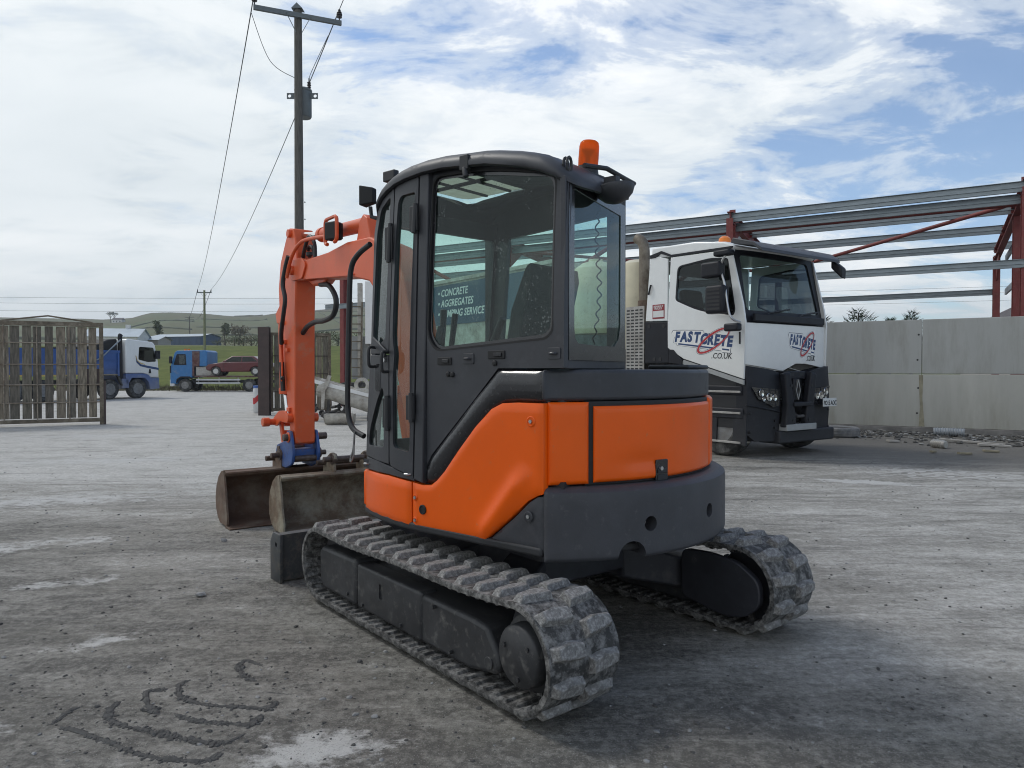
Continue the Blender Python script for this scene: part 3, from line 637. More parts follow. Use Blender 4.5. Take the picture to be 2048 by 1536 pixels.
g = MB(); g.bx(-4.9, -4.2, -4.06, -4.0, 2.5, 3.5); wdw = g.build('window', 'upvc', h); g = MB(); g.bx(-4.84, -4.26, -4.075, -4.06, 2.56, 3.44); g.build('pane', 'dark_glass', wdw)
for px, Y, hh, wd, lab in [(1716, 36, 4.55, 3.4, 'wider dark conifer showing over the concrete wall'), (1779, 38, 4.15, 1.2, 'smallest conifer tip over the concrete wall'), (1822, 37, 4.45, 2.6, 'right-hand dark conifer showing over the concrete wall'), (1648, 36, 4.1, 1.2, 'conifer tip beside the front of the white truck')]:
    x = at(px, Y); r = empty('conifer', (x, Y, 0)); tag(r, lab, 'tree', 'conifers behind the wall')
    g = MB(); g.cyl((0, 0, 0), (0, 0, hh - .3), .12, .03, 7); g.build('trunk', 'bark', r)
    c = MB()
    for _ in range(1500):
        z = hh * (1 - random.random() ** .7 * .6); rr = (hh - z) / hh * wd * 1.5 + .1; a = random.uniform(0, 6.28); q = rr * math.sqrt(random.random()) * (.75 + .4 * math.sin(a * 3 + z * 4))
        p = Vector((math.cos(a) * q, math.sin(a) * q, z)); d = Vector((math.cos(a) * .8, math.sin(a) * .8, random.uniform(.2, 1.1))).normalized() * random.uniform(.15, .34); e = d.orthogonal().normalized() * .03
        c.add([p - e, p + e, p + d], [(0, 1, 2)])
    c.build('crown', 'conifer', r, fix=False, smooth=0)
# ------------------------------------------------------------------ farm sheds and hilltop house
def shed(name, px, Y, w_, d_, h_, hr, rz, mw, mr, label):
    x = at(px, Y); r = empty(name, (x, Y, terrain(x, Y) - .2), rz); tag(r, label, 'shed')
    g = MB(); g.prism([(-d_ / 2, 0), (d_ / 2, 0), (d_ / 2, h_), (0, h_ + hr), (-d_ / 2, h_)], 'x', -w_ / 2, w_ / 2); g.build('wall', mw, r, smooth=0)
    rf = MB()
    for s in (-1, 1): rf.add([(-w_ / 2 - .4, s * (d_ / 2 + .4), h_ - .05), (w_ / 2 + .4, s * (d_ / 2 + .4), h_ - .05), (w_ / 2 + .4, 0, h_ + hr + .12), (-w_ / 2 - .4, 0, h_ + hr + .12)], [(0, 1, 2, 3)])
    rf.build('roof', mr, r, smooth=0); return r
b1 = shed('blue_shed', 372, 190, 15.5, 8, 2.5, .7, R(-16), 'shed_blue', 'roof_pale', 'long low blue shed beyond the flatbed lorry')
g = MB(); g.bx(-3.5, -2.3, -4.06, -4.0, 0, 2.4); g.build('door', 'shed_grey', b1)
for k in range(12):
    if k in (3, 4): continue
    g = MB(); g.bx(-7.6 + k * 1.28, -7.5 + k * 1.28, -4.05, -4.0, 0, 2.5); g.build('cladding_rib', 'shed_blue', b1)
b2 = shed('pale_roof_barn', 236, 165, 11, 10, 2.0, 1.9, R(12), 'house_white', 'roof_pale', 'barn with a pale metal roof behind the tipper lorry')
g = MB(); g.bx(1.6, 2.5, .2, .9, 3.0, 4.9); g.build('chimney', 'house_white', b2)
shed('stone_outbuilding', 306, 172, 6, 5, 1.4, .8, R(-8), 'house_render', 'roof_pale', 'small stone outbuilding between the barn and the blue shed')
x, y = at(238, 715), 715
h = empty('hilltop_house', (x, y, terrain(x, y) - 1.0)); tag(h, 'small white house on the hilltop skyline', 'house')
g = MB(); g.bx(-5, 5, -3, 3, 0, 3.6); g.build('wall', 'house_white', h); g = MB(); g.prism([(-3.4, 3.4), (3.4, 3.4), (0, 5.6)], 'x', -5.3, 5.3); g.build('roof', 'slate', h, smooth=0)
for k in (-3, 0, 3): g = MB(); g.bx(k - .5, k + .5, -3.08, -3, 1.2, 2.6); g.build('window', 'dark_glass', h)
# ================================================================== THE EXCAVATOR
EX = (0.158, 4.448, 0); EYAW = R(128.84)
ex = empty('excavator', EX, EYAW); tag(ex, 'orange and charcoal tracked mini excavator parked in the yard', 'excavator')
RootM = Matrix.Translation(EX) @ Matrix.Rotation(EYAW, 4, 'Z')
U = Matrix.Rotation(R(10.66), 4, 'Z')                               # the house is slewed a little against the tracks
Bm = RootM.inverted() @ Matrix.Translation((-.564, 5.065, 0)) @ Matrix.Rotation(R(126), 4, 'Z')   # boom frame: the boom is swung too
# ---- tracks
def track_path():
    P = []; rc = (-.995, .268, .238); fc = (.985, .258, .228)
    for k in range(25): a = R(-90 - 180 * k / 24); P.append((rc[0] + rc[2] * math.cos(a), rc[1] + rc[2] * math.sin(a)))
    for k in range(1, 20): u = k / 20; P.append((rc[0] + (fc[0] - rc[0]) * u, rc[1] + rc[2] + (fc[1] + fc[2] - rc[1] - rc[2]) * u - .020 * math.sin(math.pi * u) - .008 * math.sin(3 * math.pi * u)))
    for k in range(25): a = R(90 - 180 * k / 24); P.append((fc[0] + fc[2] * math.cos(a), fc[1] + fc[2] * math.sin(a)))
    for k in range(1, 20): u = k / 20; P.append((fc[0] + (rc[0] - fc[0]) * u, .030))
    L_ = [0]
    for i in range(len(P)): L_.append(L_[-1] + math.dist(P[i], P[(i + 1) % len(P)]))
    tot = L_[-1]
    def f(s):
        s %= tot
        for i in range(len(P)):
            if L_[i + 1] >= s:
                k = (s - L_[i]) / (L_[i + 1] - L_[i]); a = P[i]; b = P[(i + 1) % len(P)]
                return Vector((a[0] + (b[0] - a[0]) * k, a[1] + (b[1] - a[1]) * k)), (Vector(b) - Vector(a)).normalized()
    return f, tot
TP, TL = track_path()
def tpt(s, off=0.0):                                                # smoothed tangent; the outward normal is left of travel
    p, _ = TP(s); a, _ = TP(s - .03); b, _ = TP(s + .03); t = (b - a).normalized(); n = Vector((-t.y, t.x)); return p + n * off, t, n
NP = 37; PITCH = TL / NP
def lug_mesh(sgn):
    g = MB(); h = .030
    b = [(-.040, -.082), (.038, -.082), (.050, -.01), (.040, .088), (-.018, .088), (-.030, .01)]; t = [(-.029, -.075), (.027, -.075), (.042, -.005), (.030, .066), (-.010, .066), (-.022, .008)]
    if sgn < 0: b = [(x, -y) for x, y in b][::-1]; t = [(x, -y) for x, y in t][::-1]
    g.add([(x, y, -.004) for x, y in b] + [(x, y, h) for x, y in t], [tuple(range(6, 12))] + [(i, (i + 1) % 6, 6 + (i + 1) % 6, 6 + i) for i in range(6)])
    me = bpy.data.meshes.new('lug'); me.from_pydata([tuple(v) for v in g.V], [], g.F); bm = bmesh.new(); bm.from_mesh(me); bmesh.ops.bevel(bm, geom=[e for e in bm.edges if len(e.link_faces) == 2], offset=.0035, segments=1, affect='EDGES'); bmesh.ops.recalc_face_normals(bm, faces=bm.faces); bm.to_mesh(me); bm.free()
    me.materials.append(MT['track_lug']); return me
LUGM = {1: lug_mesh(1), -1: lug_mesh(-1)}
for yc in (.8, -.8):
    g = MB(); rings = []; M_ = 132
    for i in range(M_):
        s = TL * i / M_; po, t, n = tpt(s); pi_, _, _ = tpt(s, -.026)
        rings.append([Vector((po.x, yc - .196, po.y)), Vector((po.x, yc - .2, po.y - n.y * .008)), Vector((pi_.x, yc - .2, pi_.y)), Vector((pi_.x, yc + .2, pi_.y)), Vector((po.x, yc + .2, po.y - n.y * .008)), Vector((po.x, yc + .196, po.y))])
    k = 6; v = [q for r in rings for q in r]
    g.add(v, [(i * k + j, i * k + (j + 1) % k, ((i + 1) % M_) * k + (j + 1) % k, ((i + 1) % M_) * k + j) for i in range(M_) for j in range(k)])
    for i in range(NP * 2):                                         # moulded cross ribs and guide blocks on the inside of the belt
        s = TL * i / (NP * 2); p, t, n = tpt(s, -.026)
        def q(a, y, h): return (p.x + t.x * a - n.x * h, yc + y, p.y + t.y * a - n.y * h)
        for y0, y1 in ((-.185, -.055), (.055, .185)):
            g.add([q(-.017, y0, 0), q(.017, y0, 0), q(.017, y1, 0), q(-.017, y1, 0), q(-.010, y0, .012), q(.010, y0, .012), q(.010, y1, .012), q(-.010, y1, .012)], [(4, 5, 6, 7), (0, 1, 5, 4), (1, 2, 6, 5), (2, 3, 7, 6), (3, 0, 4, 7)])
        if i % 2 == 0:
            for y0, y1 in ((-.05, -.02), (.02, .05)):
                g.add([q(-.02, y0, 0), q(.02, y0, 0), q(.02, y1, 0), q(-.02, y1, 0), q(-.012, y0, .05), q(.012, y0, .05), q(.012, y1, .05), q(-.012, y1, .05)], [(4, 5, 6, 7), (0, 1, 5, 4), (1, 2, 6, 5), (2, 3, 7, 6), (3, 0, 4, 7)])
    tr = g.build('track', 'track_rubber', ex, smooth=40)
    for i in range(NP):
        for sg in (1, -1):
            s = PITCH * (i + (.5 if sg < 0 else 0)); p, t, n = tpt(s)
            o = bpy.data.objects.new('lug', LUGM[sg]); col.objects.link(o); o.parent = tr
            Mx = Matrix(((t.x, 0, n.x, p.x), (0, 1, 0, yc + sg * .098), (t.y, 0, n.y, p.y), (0, 0, 0, 1)))
            # keep the frame right-handed: x=t, y=+y, z=n
            if Mx.to_3x3().determinant() < 0: Mx = Mx @ Matrix.Diagonal((-1, 1, 1, 1))
            o.matrix_local = Mx
# ---- track frames (box beams between the belts) with covers and sprockets
for sy in (1, -1):
    yo = .935; yi = .67
    def pr(poly, a, b): return MB().prism(poly, 'y', sy * a, sy * b)
    fr = pr([(-.69, .095), (-.58, .075), (.54, .085), (.54, .335), (-.60, .325), (-.72, .315), (-.80, .21), (-.82, .15), (-.79, .11)], yi, yo).build('track_frame', 'track_frame', ex, bevel=.022, seg=3)
    pr([(.548, .088), (.99, .09), (1.05, .12), (1.06, .32), (1.02, .36), (.548, .362)], yi + .01, yo + .012).build('idler_cover', 'track_frame', ex, bevel=.025, seg=3)
    spl = pr([(-.175, .085), (.536, .09), (.536, .345), (-.175, .342)], yo - .10, yo + .010).build('side_plate', 'track_frame', ex, bevel=.018, seg=3)
    if sy > 0: cutout(spl, [MB().prism(rpoly([(.225, .20), (.268, .20), (.268, .285), (.225, .285)], .012), 'y', yo - .06, yo + .1)])
    for bx_, bz in ((.46, .12), (.02, .12), (-.45, .12), (.65, .14), (-.30, .30)): MB().cyl((bx_, sy * (yo + .005), bz), (bx_, sy * (yo + .022), bz), .011, n=6).build('bolt', 'track_frame', spl)
    MB().cyl((-.745, sy * (yo - .01), .155), (-.745, sy * (yo + .008), .155), .030, n=20).build('roller_pin', 'track_frame', ex, bevel=.003)
    sp = MB(); sp.lathe([(.205, -.03), (.205, .03)], (-.995, sy * .8, .268), (0, 1, 0), 30)
    for k in range(15):
        a = 2 * math.pi * k / 15; c0 = Vector((-.995 + math.cos(a) * .2, sy * .8, .268 + math.sin(a) * .2)); c1 = Vector((-.995 + math.cos(a) * .232, sy * .8, .268 + math.sin(a) * .232)); sp.beam(c0, c1, .05, .04, (0, 1, 0))
    spk = sp.build('sprocket', 'undercarriage', ex)
    mt = MB(); mt.lathe([(.17, .02), (.165, .10), (.138, .11), (.135, .165), (.122, .178), (.0, .180)], (-.995, sy * .8, .268), (0, sy, 0), 32); md = mt.build('drive_motor_cover', 'track_frame', ex, smooth=50)
    for k in range(3):
        a = 2 * math.pi * k / 3 + .4; MB().cyl((-.995 + math.cos(a) * .09, sy * .975, .268 + math.sin(a) * .09), (-.995 + math.cos(a) * .09, sy * .987, .268 + math.sin(a) * .09), .011, n=6).build('bolt', 'track_frame', md)
    MB().lathe([(.0, -.06), (.17, -.06), (.195, -.04), (.195, .04), (.17, .06), (.0, .06)], (.985, sy * .8, .258), (0, 1, 0), 30).build('idler', 'undercarriage', ex)
    for xr in (-.55, -.2, .15, .5):
        MB().lathe([(.0, -.10), (.055, -.10), (.055, -.05), (.04, -.045), (.04, .045), (.055, .05), (.055, .045), (.0, .045)], (xr, sy * .8, .113), (0, 1, 0), 18).build('roller', 'undercarriage', ex)
    # motor guard facing the inside of the machine
    pl = rpoly([(-.62, .14), (-.62, .42), (-.80, .43), (-1.0, .415), (-1.14, .33), (-1.15, .20), (-1.05, .11), (-.9, .09)], .05)
    gd = pr(pl, .8 - .205, .8 - .16).build('motor_guard', 'undercarriage', ex, bevel=.008)
    for bx_, bz in ((-.72, .37), (-1.0, .36), (-1.02, .16)): MB().cyl((bx_, sy * .592, bz), (bx_, sy * .598, bz), .012, n=8).build('bolt', 'undercarriage', gd)
ctr = MB(); ctr.bx(-.42, .42, -.34, .34, .30, .48)
for sx in (1, -1):
    for sy in (1, -1): ctr.add([(sx * .12, sy * .3, .25), (sx * .42, sy * .3, .25), (sx * .62, sy * .68, .16), (sx * .3, sy * .68, .16), (sx * .12, sy * .3, .46), (sx * .42, sy * .3, .46), (sx * .62, sy * .68, .34), (sx * .3, sy * .68, .34)], [(3, 2, 1, 0), (4, 5, 6, 7), (0, 1, 5, 4), (1, 2, 6, 5), (2, 3, 7, 6), (3, 0, 4, 7)])
ctr.build('centre_frame', 'undercarriage', ex, bevel=.015)
MB().lathe([(.40, .47), (.42, .48), (.42, .54), (.38, .55), (.38, .60)], (0, 0, 0), (0, 0, 1), 40).build('slew_ring', 'undercarriage', ex)
# ---- dozer blade
bl = MB(); rings = []
for y in (-1.0, -.5, 0, .5, 1.0): rings.append([Vector((1.63 + .05 * math.cos((k / 8 - .5) * 2.4) * -1 + .05, y, .015 + .32 * k / 8)) for k in range(9)] + [Vector((1.60 - .02, y, .335 - .32 * k / 8)) for k in range(9)])
bl.loft(rings); bd = bl.build('dozer_blade', 'blade_steel', ex, smooth=40)
for y in (1.0, -1.0):
    p = MB().prism([(1.56, .0), (1.74, .0), (1.74, .27), (1.69, .34), (1.56, .34)], 'y', y - .012, y + .012); e_ = p.build('end_plate', 'blade_steel', bd, bevel=.004)
    if y > 0: cutout(e_, [MB().cyl((1.63, .9, .26), (1.63, 1.1, .26), .018, n=16)])
for y in (.42, -.42): MB().beam((1.6, y, .17), (.45, y * .75, .32), .09, .12).build('push_arm', 'blade_steel', bd, bevel=.01)
# ---- house
def S(x): return .84 if x < .15 else .84 - .372 * (x - .15) ** 2
def rh(phi):
    p = abs(phi); return 1.015 + .015 * (p / 30) ** 2 if p <= 30 else 1.03 + .045 * ((p - 30) / 20) ** 1.5
def pol(r, a, z): return Vector((r * math.cos(R(a)), r * math.sin(R(a)), z))
foot = [(x, S(x)) for x in (-.685, -.3, .15, .3, .45, .6, .75, .84)] + [(.86, .55), (.80, .2), (.80, -.3), (.84, -.66), (.6, -.76), (.15, -.84), (-.685, -.84)]
arc = [tuple(pol(1.04, a, 0)[:2]) for a in range(228, 131, -6)]
MB().prism(foot + arc, 'z', .612, .655).build('deck_skirt', 'black_plastic', ex, U, bevel=.012, seg=3)
inn = [(x, S(x) - .06) for x in (-.6, .15, .45, .7)] + [(.76, .5), (.72, -.6), (.15, -.78), (-.6, -.78)] + [tuple(pol(.95, a, 0)[:2]) for a in range(226, 133, -8)]
MB().prism(inn, 'z', .656, .93).build('house_frame', 'undercarriage', ex, U)
inn2 = [(-.05, .775), (-.25, .79), (-.6, .79), (-.6, -.79), (-.1, -.78)]; inn2 = [(-.12, .775), (-.12, -.77), (-.6, -.78)] + [tuple(pol(.95, a, 0)[:2]) for a in range(226, 133, -8)] + [(-.6, .775)]
MB().prism(inn2, 'z', .931, 1.36).build('engine_bay', 'undercarriage', ex, U)
def arcpanel(a0, a1, z0, z1, rf, thick, er=.02, ed=.012, na=40, nz=10):
    g = MB(); o = []; i_ = []
    def grid(lo, hi, n, e): 
        base = [0, .25, .5, .75, 1.0]; L0 = [lo + e * b for b in base]; L1 = [hi - e * b for b in base[::-1]]
        mid = [lo + e + (hi - lo - 2 * e) * (k + 1) / (n + 1) for k in range(n)]; return L0 + mid + L1
    As = grid(a0, a1, na, er / .018 ); Zs = grid(z0, z1, nz, er)
    for z in Zs:
        for a in As:
            d = min((a - a0) * .018, (a1 - a) * .018, z - z0, z1 - z); k = max(0, 1 - d / er); r = rf(a, z) - ed * k * k
            o.append(pol(r, a, z)); i_.append(pol(rf(a, z) - thick, a, z))
    n = len(As); m = len(Zs); N_ = n * m; f = []
    for j in range(m - 1):
        for k in range(n - 1):
            q = j * n + k; f.append((q, q + 1, q + n + 1, q + n)); f.append((N_ + q, N_ + q + n, N_ + q + n + 1, N_ + q + 1))
    for k in range(n - 1): f.append((k, N_ + k, N_ + k + 1, k + 1)); q = (m - 1) * n + k; f.append((q, q + 1, N_ + q + 1, N_ + q))
    for j in range(m - 1): q = j * n; f.append((q, q + n, N_ + q + n, N_ + q)); q += n - 1; f.append((q, N_ + q, N_ + q + n, q + n))
    g.add(o + i_, f); return g
cw = arcpanel(130.0, 230.0, .592, .935, lambda a, z: 1.10 if z < .91 else 1.10 - (z - .91) * 1.2, .34, .022, .014, 60, 8).build('counterweight', 'counterweight', ex, smooth=40)
cw.data.transform(U)
def radial(a, z, r, r0, r1): return MB().cyl(U @ pol(r0, a, z), U @ pol(r1, a, z), r, n=28)
cutout(cw, [radial(157.9, .75, .036, 1.02, 1.2), radial(182.5, .757, .036, 1.02, 1.2), radial(152.6, .600, .075, .7, 1.2)])
for a in (157.9, 182.5): radial(a + .4, .745, .012, 1.0, 1.035).build('lifting_thread', 'zinc', cw)
arcpanel(131.0, 141.9, .945, 1.332, lambda a, z: rh(a - 180), .05, .022, .012, 10, 8).build('hood_side_panel', 'orange', ex, U, smooth=50)
def dent(a, z): return rh(a - 180) - .010 * math.exp(-((a - 160) / 8) ** 2 - ((z - 1.04) / .035) ** 2) + .004 * math.exp(-((a - 170) / 5) ** 2 - ((z - 1.06) / .03) ** 2)
hd = arcpanel(143.3, 197.0, .950, 1.312, dent, .05, .018, .010, 60, 16).build('engine_door', 'orange', ex, U, smooth=50)
arcpanel(198.3, 229.0, .950, 1.332, lambda a, z: rh(a - 180), .05, .018, .010, 30, 6).build('hood_side_panel', 'orange', ex, U, smooth=50)
arcpanel(141.0, 199.0, .936, 1.334, lambda a, z: rh(a - 180) - .016, .05, .01, .003, 40, 3).build('door_seal', 'rubber_black', ex, U)
# latch on the engine door
la = 165.6; lm = frame_matrix(pol(rh(la - 180) - .001, la, .985), (-math.sin(R(la)), math.cos(R(la)), 0), (0, 0, 1))
g = MB(); q = rpoly([(-.042, -.055), (.042, -.055), (.042, .055), (-.042, .055)], .008)
for i in range(len(q)): pass
lt = MB().prism([(-x, y) for x, y in q], 'z', -.004, .004).build('latch', 'gloss_black', hd, U @ lm, bevel=.002)
MB().bx(-.034, .034, -.012, .012, .004, .010).build('latch_handle', 'black_plastic', lt, U @ lm, bevel=.003)
MB().bx(-.034, .034, -.048, -.02, .004, .007).build('latch_handle', 'black_plastic', lt, U @ lm, bevel=.003)
MB().cyl((-.012, .012, .004), (-.012, .012, .016), .010, n=14).build('lock', 'zinc', lt, U @ lm)
# top cover
tcv = [(-.66, .80), (-.69, .835)] + [tuple(pol(rh(a - 180) - .022, a, 0)[:2]) for a in range(132, 229, 4)] + [(-.69, -.835), (-.66, -.80)]
MB().prism(tcv, 'z', 1.336, 1.486).build('top_cover', 'charcoal', ex, U, bevel=.034, seg=4)
MB().prism([(-.70, -.1), (-.95, -.1), (-.90, -.45), (-.70, -.6)], 'z', 1.487, 1.512).build('hood_grille', 'black_plastic', ex, U, bevel=.012)
# side panels on the door side
OR = [(.208, .628), (-.324, .635), (-.505, .782), (-.60, .865), (-.66, .897), (-.693, .908), (-.693, 1.328), (-.53, 1.328), (-.44, 1.322), (-.37, 1.292), (-.26, 1.198), (-.137, 1.067), (-.041, .956), (.019, .900), (.065, .872), (.127, .866), (.208, .873)]
def sidefun(poly, off, ed, er):
    def f(x, z):
        d = pdist((x, z), poly); k = max(0, 1 - d / er); y = S(x) + off - ed * k * k
        return (x, y, z)
    return f
def orange_side(x, z):
    d = pdist((x, z), OR); k = max(0, 1 - d / .022); y = S(x) - .010 * k * k
    a = Vector((-.30, .64)); b = Vector((-.56, .955)); u = (b - a).normalized(); nrm = Vector((u.y, -u.x)); s = (Vector((x, z)) - a).dot(nrm); t = (Vector((x, z)) - a).dot(u)
    y += .026 * math.exp(-(s / .042) ** 2) * max(0, min(1, t / .08)) * max(0, min(1, (.50 - t) / .12))
    if x > .15: y -= 0
    return (x, y, z)
sp_ = sheet(OR, orange_side, cut=.022, thick=.035, inward=(0, -1, 0)).build('side_panel', 'orange', ex, U, smooth=50)
FO = [(.220, .628), (.448, .633), (.835, .630), (.850, .870), (.80, .874), (.446, .884), (.220, .874)]
sheet(FO, sidefun(FO, 0, .010, .02), cut=.03, thick=.035, inward=(0, -1, 0)).build('front_side_panel', 'orange', ex, U, smooth=50)
g = MB().prism([(.835, .675), (.86, .55), (.80, .2), (.80, -.3), (.84, -.66), (.80, -.66), (.76, -.3), (.76, .2), (.82, .54), (.80, .66)], 'z', .656, .868); g.build('front_apron', 'orange', ex, U, bevel=.01)
RS = [(-.69, .632), (.55, .632), (.55, 1.10), (.35, 1.30), (-.69, 1.328)]
sheet(RS, lambda x, z: (x, -S(x) + .010 * max(0, 1 - pdist((x, z), RS) / .022) ** 2, z), cut=.05, thick=.035, inward=(0, 1, 0)).build('side_panel', 'orange', ex, U, smooth=50)
MB().prism([(-.1, 1.30), (.55, 1.10), (.55, 1.0), (-.1, 1.0)], 'y', -.80, -.34).build('tank_cover', 'charcoal', ex, U, bevel=.02)
TRI = [(-.335, .632), (-.692, .632), (-.692, .895), (-.655, .888), (-.605, .858), (-.515, .775)]
sheet(TRI, sidefun(TRI, -.008, .008, .015), cut=.03, thick=.03, inward=(0, -1, 0)).build('corner_panel', 'charcoal', ex, U, smooth=50)
BC = [(-.689, 1.484), (-.392, 1.489), (-.24, 1.350), (.09, 1.025), (.132, .95), (.142, .874), (.075, .870), (.02, .893), (-.045, .95), (-.145, 1.06), (-.268, 1.19), (-.378, 1.285), (-.45, 1.316), (-.53, 1.322), (-.689, 1.322)]
sheet(BC, sidefun(BC, -.014, .03, .045), cut=.022, thick=.03, inward=(0, -1, 0)).build('shroud_panel', 'gloss_black', ex, U, smooth=50)
for bx_, bz in ((-.627, 1.243), (.175, .795), (.176, .673), (-.612, .795)):
    big = bx_ < 0; rr = .026 if big else .017; y = S(bx_)
    ds = MB(); ds.lathe([(rr, .0035), (rr * .8, .006), (rr * .72, .002), (rr * .45, -.003 + .004), (0, .001)], U @ Vector((bx_, y - .001, bz)), U.to_3x3() @ Vector((0, 1, 0)), 20); ds.build('bolt_dimple', 'charcoal' if (bx_ < -.6 and bz < 1) else 'orange', sp_)
    MB().cyl(U @ Vector((bx_, y, bz)), U @ Vector((bx_, y + .009, bz)), .0095, n=6).build('bolt', 'zinc', sp_)
pg = MB(); pg.lathe([(.026, -.002), (.026, .006), (.020, .008), (.018, .003), (0, .003)], U @ Vector((.116, S(.1), .738)), U.to_3x3() @ Vector((0, 1, 0)), 22); pg.build('drain_plug', 'rubber_black', sp_)
# ---- cab
def cabY(x, z): return S(x) - .05 * max(0, (z - 1.6) / .95) ** 2
def side(off): return lambda x, z: (x, cabY(x, z) + off, z)
WIN = rpoly([(.118, 2.528), (-.267, 2.505), (-.70, 2.412), (-.728, 2.36), (-.730, 1.66), (-.69, 1.625), (.055, 1.580), (.120, 1.66)], [.06, .3, .05, .05, .07, .06, .10, .10], 5)
SIDE = [(.122, .97), (.122, 2.552), (-.1, 2.545), (-.3, 2.525), (-.55, 2.475), (-.70, 2.43), (-.79, 2.37), (-.79, 1.492), (-.39, 1.492), (-.24, 1.345), (.085, 1.03)]
cab = sheet(SIDE, side(-.035), hole=WIN, cut=.08, thick=.035, inward=(0, -1, 0)).build('cab', 'charcoal', ex, U, smooth=40, bevel=.004)
def inset(P, k, c=None):
    cx = sum(p[0] for p in P) / len(P); cz = sum(p[1] for p in P) / len(P)
    return [(p[0] + (cx - p[0]) / max(math.hypot(cx - p[0], cz - p[1]), 1e-6) * k, p[1] + (cz - p[1]) / max(math.hypot(cx - p[0], cz - p[1]), 1e-6) * k) for p in P]
sheet(inset(WIN, -.004), side(-.045), hole=inset(WIN, .032), thick=.004, inward=(0, -1, 0)).build('window_seal', 'gloss_black', cab, U)
sheet(inset(WIN, .02), side(-.0505), thick=0).build('side_window', 'cab_glass', cab, U, smooth=60)
sheet(inset(WIN, .0), side(-.034), hole=inset(WIN, .012), thick=.012, inward=(0, -1, 0)).build('window_gasket', 'rubber_black', cab, U)
PST = [(.126, .876), (.196, .893), (.196, 2.538), (.126, 2.555)]
sheet(PST, side(-.004), cut=.05, curved=.13, thick=.06, inward=(0, -1, 0)).build('door_post', 'charcoal', cab, U, bevel=.006)
SIL = [(.200, .880), (.446, .890), (.62, .887), (.835, .878), (.815, .952), (.62, .955), (.44, .938), (.200, .898)]
sheet(SIL, side(-.012), cut=.06, curved=.2, thick=.04, inward=(0, -1, 0)).build('door_sill', 'charcoal', cab, U, bevel=.004)
LF2 = rpoly([(.206, .905), (.432, .945), (.428, 2.528), (.204, 2.540)], .03)
W2 = rpoly([(.232, 1.03), (.395, 1.05), (.395, 1.45), (.372, 1.56), (.395, 1.66), (.385, 2.42), (.36, 2.455), (.225, 2.455)], [.04, .04, .04, .06, .05, .05, .05, .02])
d2 = sheet(LF2, side(-.006), hole=W2, cut=.05, curved=.2, thick=.035, inward=(0, -1, 0)).build('rear_door_leaf', 'charcoal', cab, U, bevel=.004)
sheet(inset(W2, -.006), side(-.022), cut=.06, curved=.2, thick=0).build('door_window', 'door_glass', cab, U, smooth=60)
LF1a = [(.442, 1.575), (.700, 1.58), (.690, 2.30), (.655, 2.42), (.56, 2.50), (.442, 2.527)]
W1a = rpoly([(.478, 1.66), (.60, 1.62), (.655, 1.66), (.64, 2.28), (.60, 2.42), (.475, 2.475)], .03)
sheet(LF1a, side(-.006), hole=W1a, cut=.05, curved=.2, thick=.035, inward=(0, -1, 0)).build('front_door_leaf', 'charcoal', cab, U, bevel=.004)
sheet(inset(W1a, -.006), side(-.022), cut=.06, curved=.2, thick=0).build('door_window', 'door_glass', cab, U, smooth=60)
LF1b = [(.444, .950), (.810, .965), (.76, 1.30), (.702, 1.572), (.442, 1.570)]
W1b = rpoly([(.505, 1.04), (.745, 1.03), (.725, 1.12), (.60, 1.30), (.525, 1.385), (.505, 1.36)], [.03, .03, .05, .1, .03, .03])
d1 = sheet(LF1b, side(-.006), hole=W1b, cut=.05, curved=.2, thick=.035, inward=(0, -1, 0)).build('front_door_leaf', 'charcoal', cab, U, bevel=.004)
sheet(inset(W1b, -.006), side(-.022), cut=.06, curved=.2, thick=0).build('door_window', 'door_glass', cab, U, smooth=60)
def sp3(x, z, off): return Vector((x, cabY(x, z) + off, z))
for x, z, hh in ((.200, 2.303, .16), (.202, 1.280, .16), (.436, 2.20, .22), (.438, 1.24, .20)):
    MB().cyl(sp3(x, z - hh / 2, .008), sp3(x, z + hh / 2, .008), .014, n=12).build('door_hinge', 'black_plastic', cab, U)
    MB().bx(-.03, .03, -.006, .01, -hh * .42, hh * .42, Matrix.Translation(sp3(x + .012, z, .0))).build('hinge_plate', 'black_plastic', cab, U, bevel=.003)
for x, z in ((.605, 1.56), (.43, 1.53)):
    MB().tube(smoothpts([sp3(x, z - .055, -.0), sp3(x, z - .055, .04), sp3(x, z - .03, .05), sp3(x, z + .03, .05), sp3(x, z + .055, .04), sp3(x, z + .055, .0)]), .009).build('pull_handle', 'black_plastic', cab, U)
MB().prism(rpoly([(.545, 1.36), (.59, 1.36), (.59, 1.52), (.545, 1.52)], .02), 'y', cabY(.57, 1.4) - .012, cabY(.57, 1.4) + .003).build('handle_recess', 'gloss_black', cab, U)
g = MB(); g.beam(sp3(.46, 1.575, .004), sp3(.64, 1.66, .004), .012, .045); g.build('door_brace', 'charcoal', cab, U, bevel=.004)
MB().cyl(sp3(.475, 1.54, .0), sp3(.475, 1.54, .012), .012, n=12).build('door_lock', 'zinc', cab, U)
for x, z, wd in ((-.017, 1.530, .05), (-.381, 1.559, .055)):
    yb = cabY(x, z) - .035; lt = MB().prism(rpoly([(x - wd, z - .02), (x + wd, z - .02), (x + wd, z + .02), (x - wd, z + .02)], .006), 'y', yb - .002, yb + .007).build('latch', 'rubber_black', cab, U, bevel=.002)
    MB().bx(x - wd * .7, x + wd * .2, yb + .007, yb + .014, z - .009, z + .009).build('latch_lever', 'black_plastic', lt, U, bevel=.002)
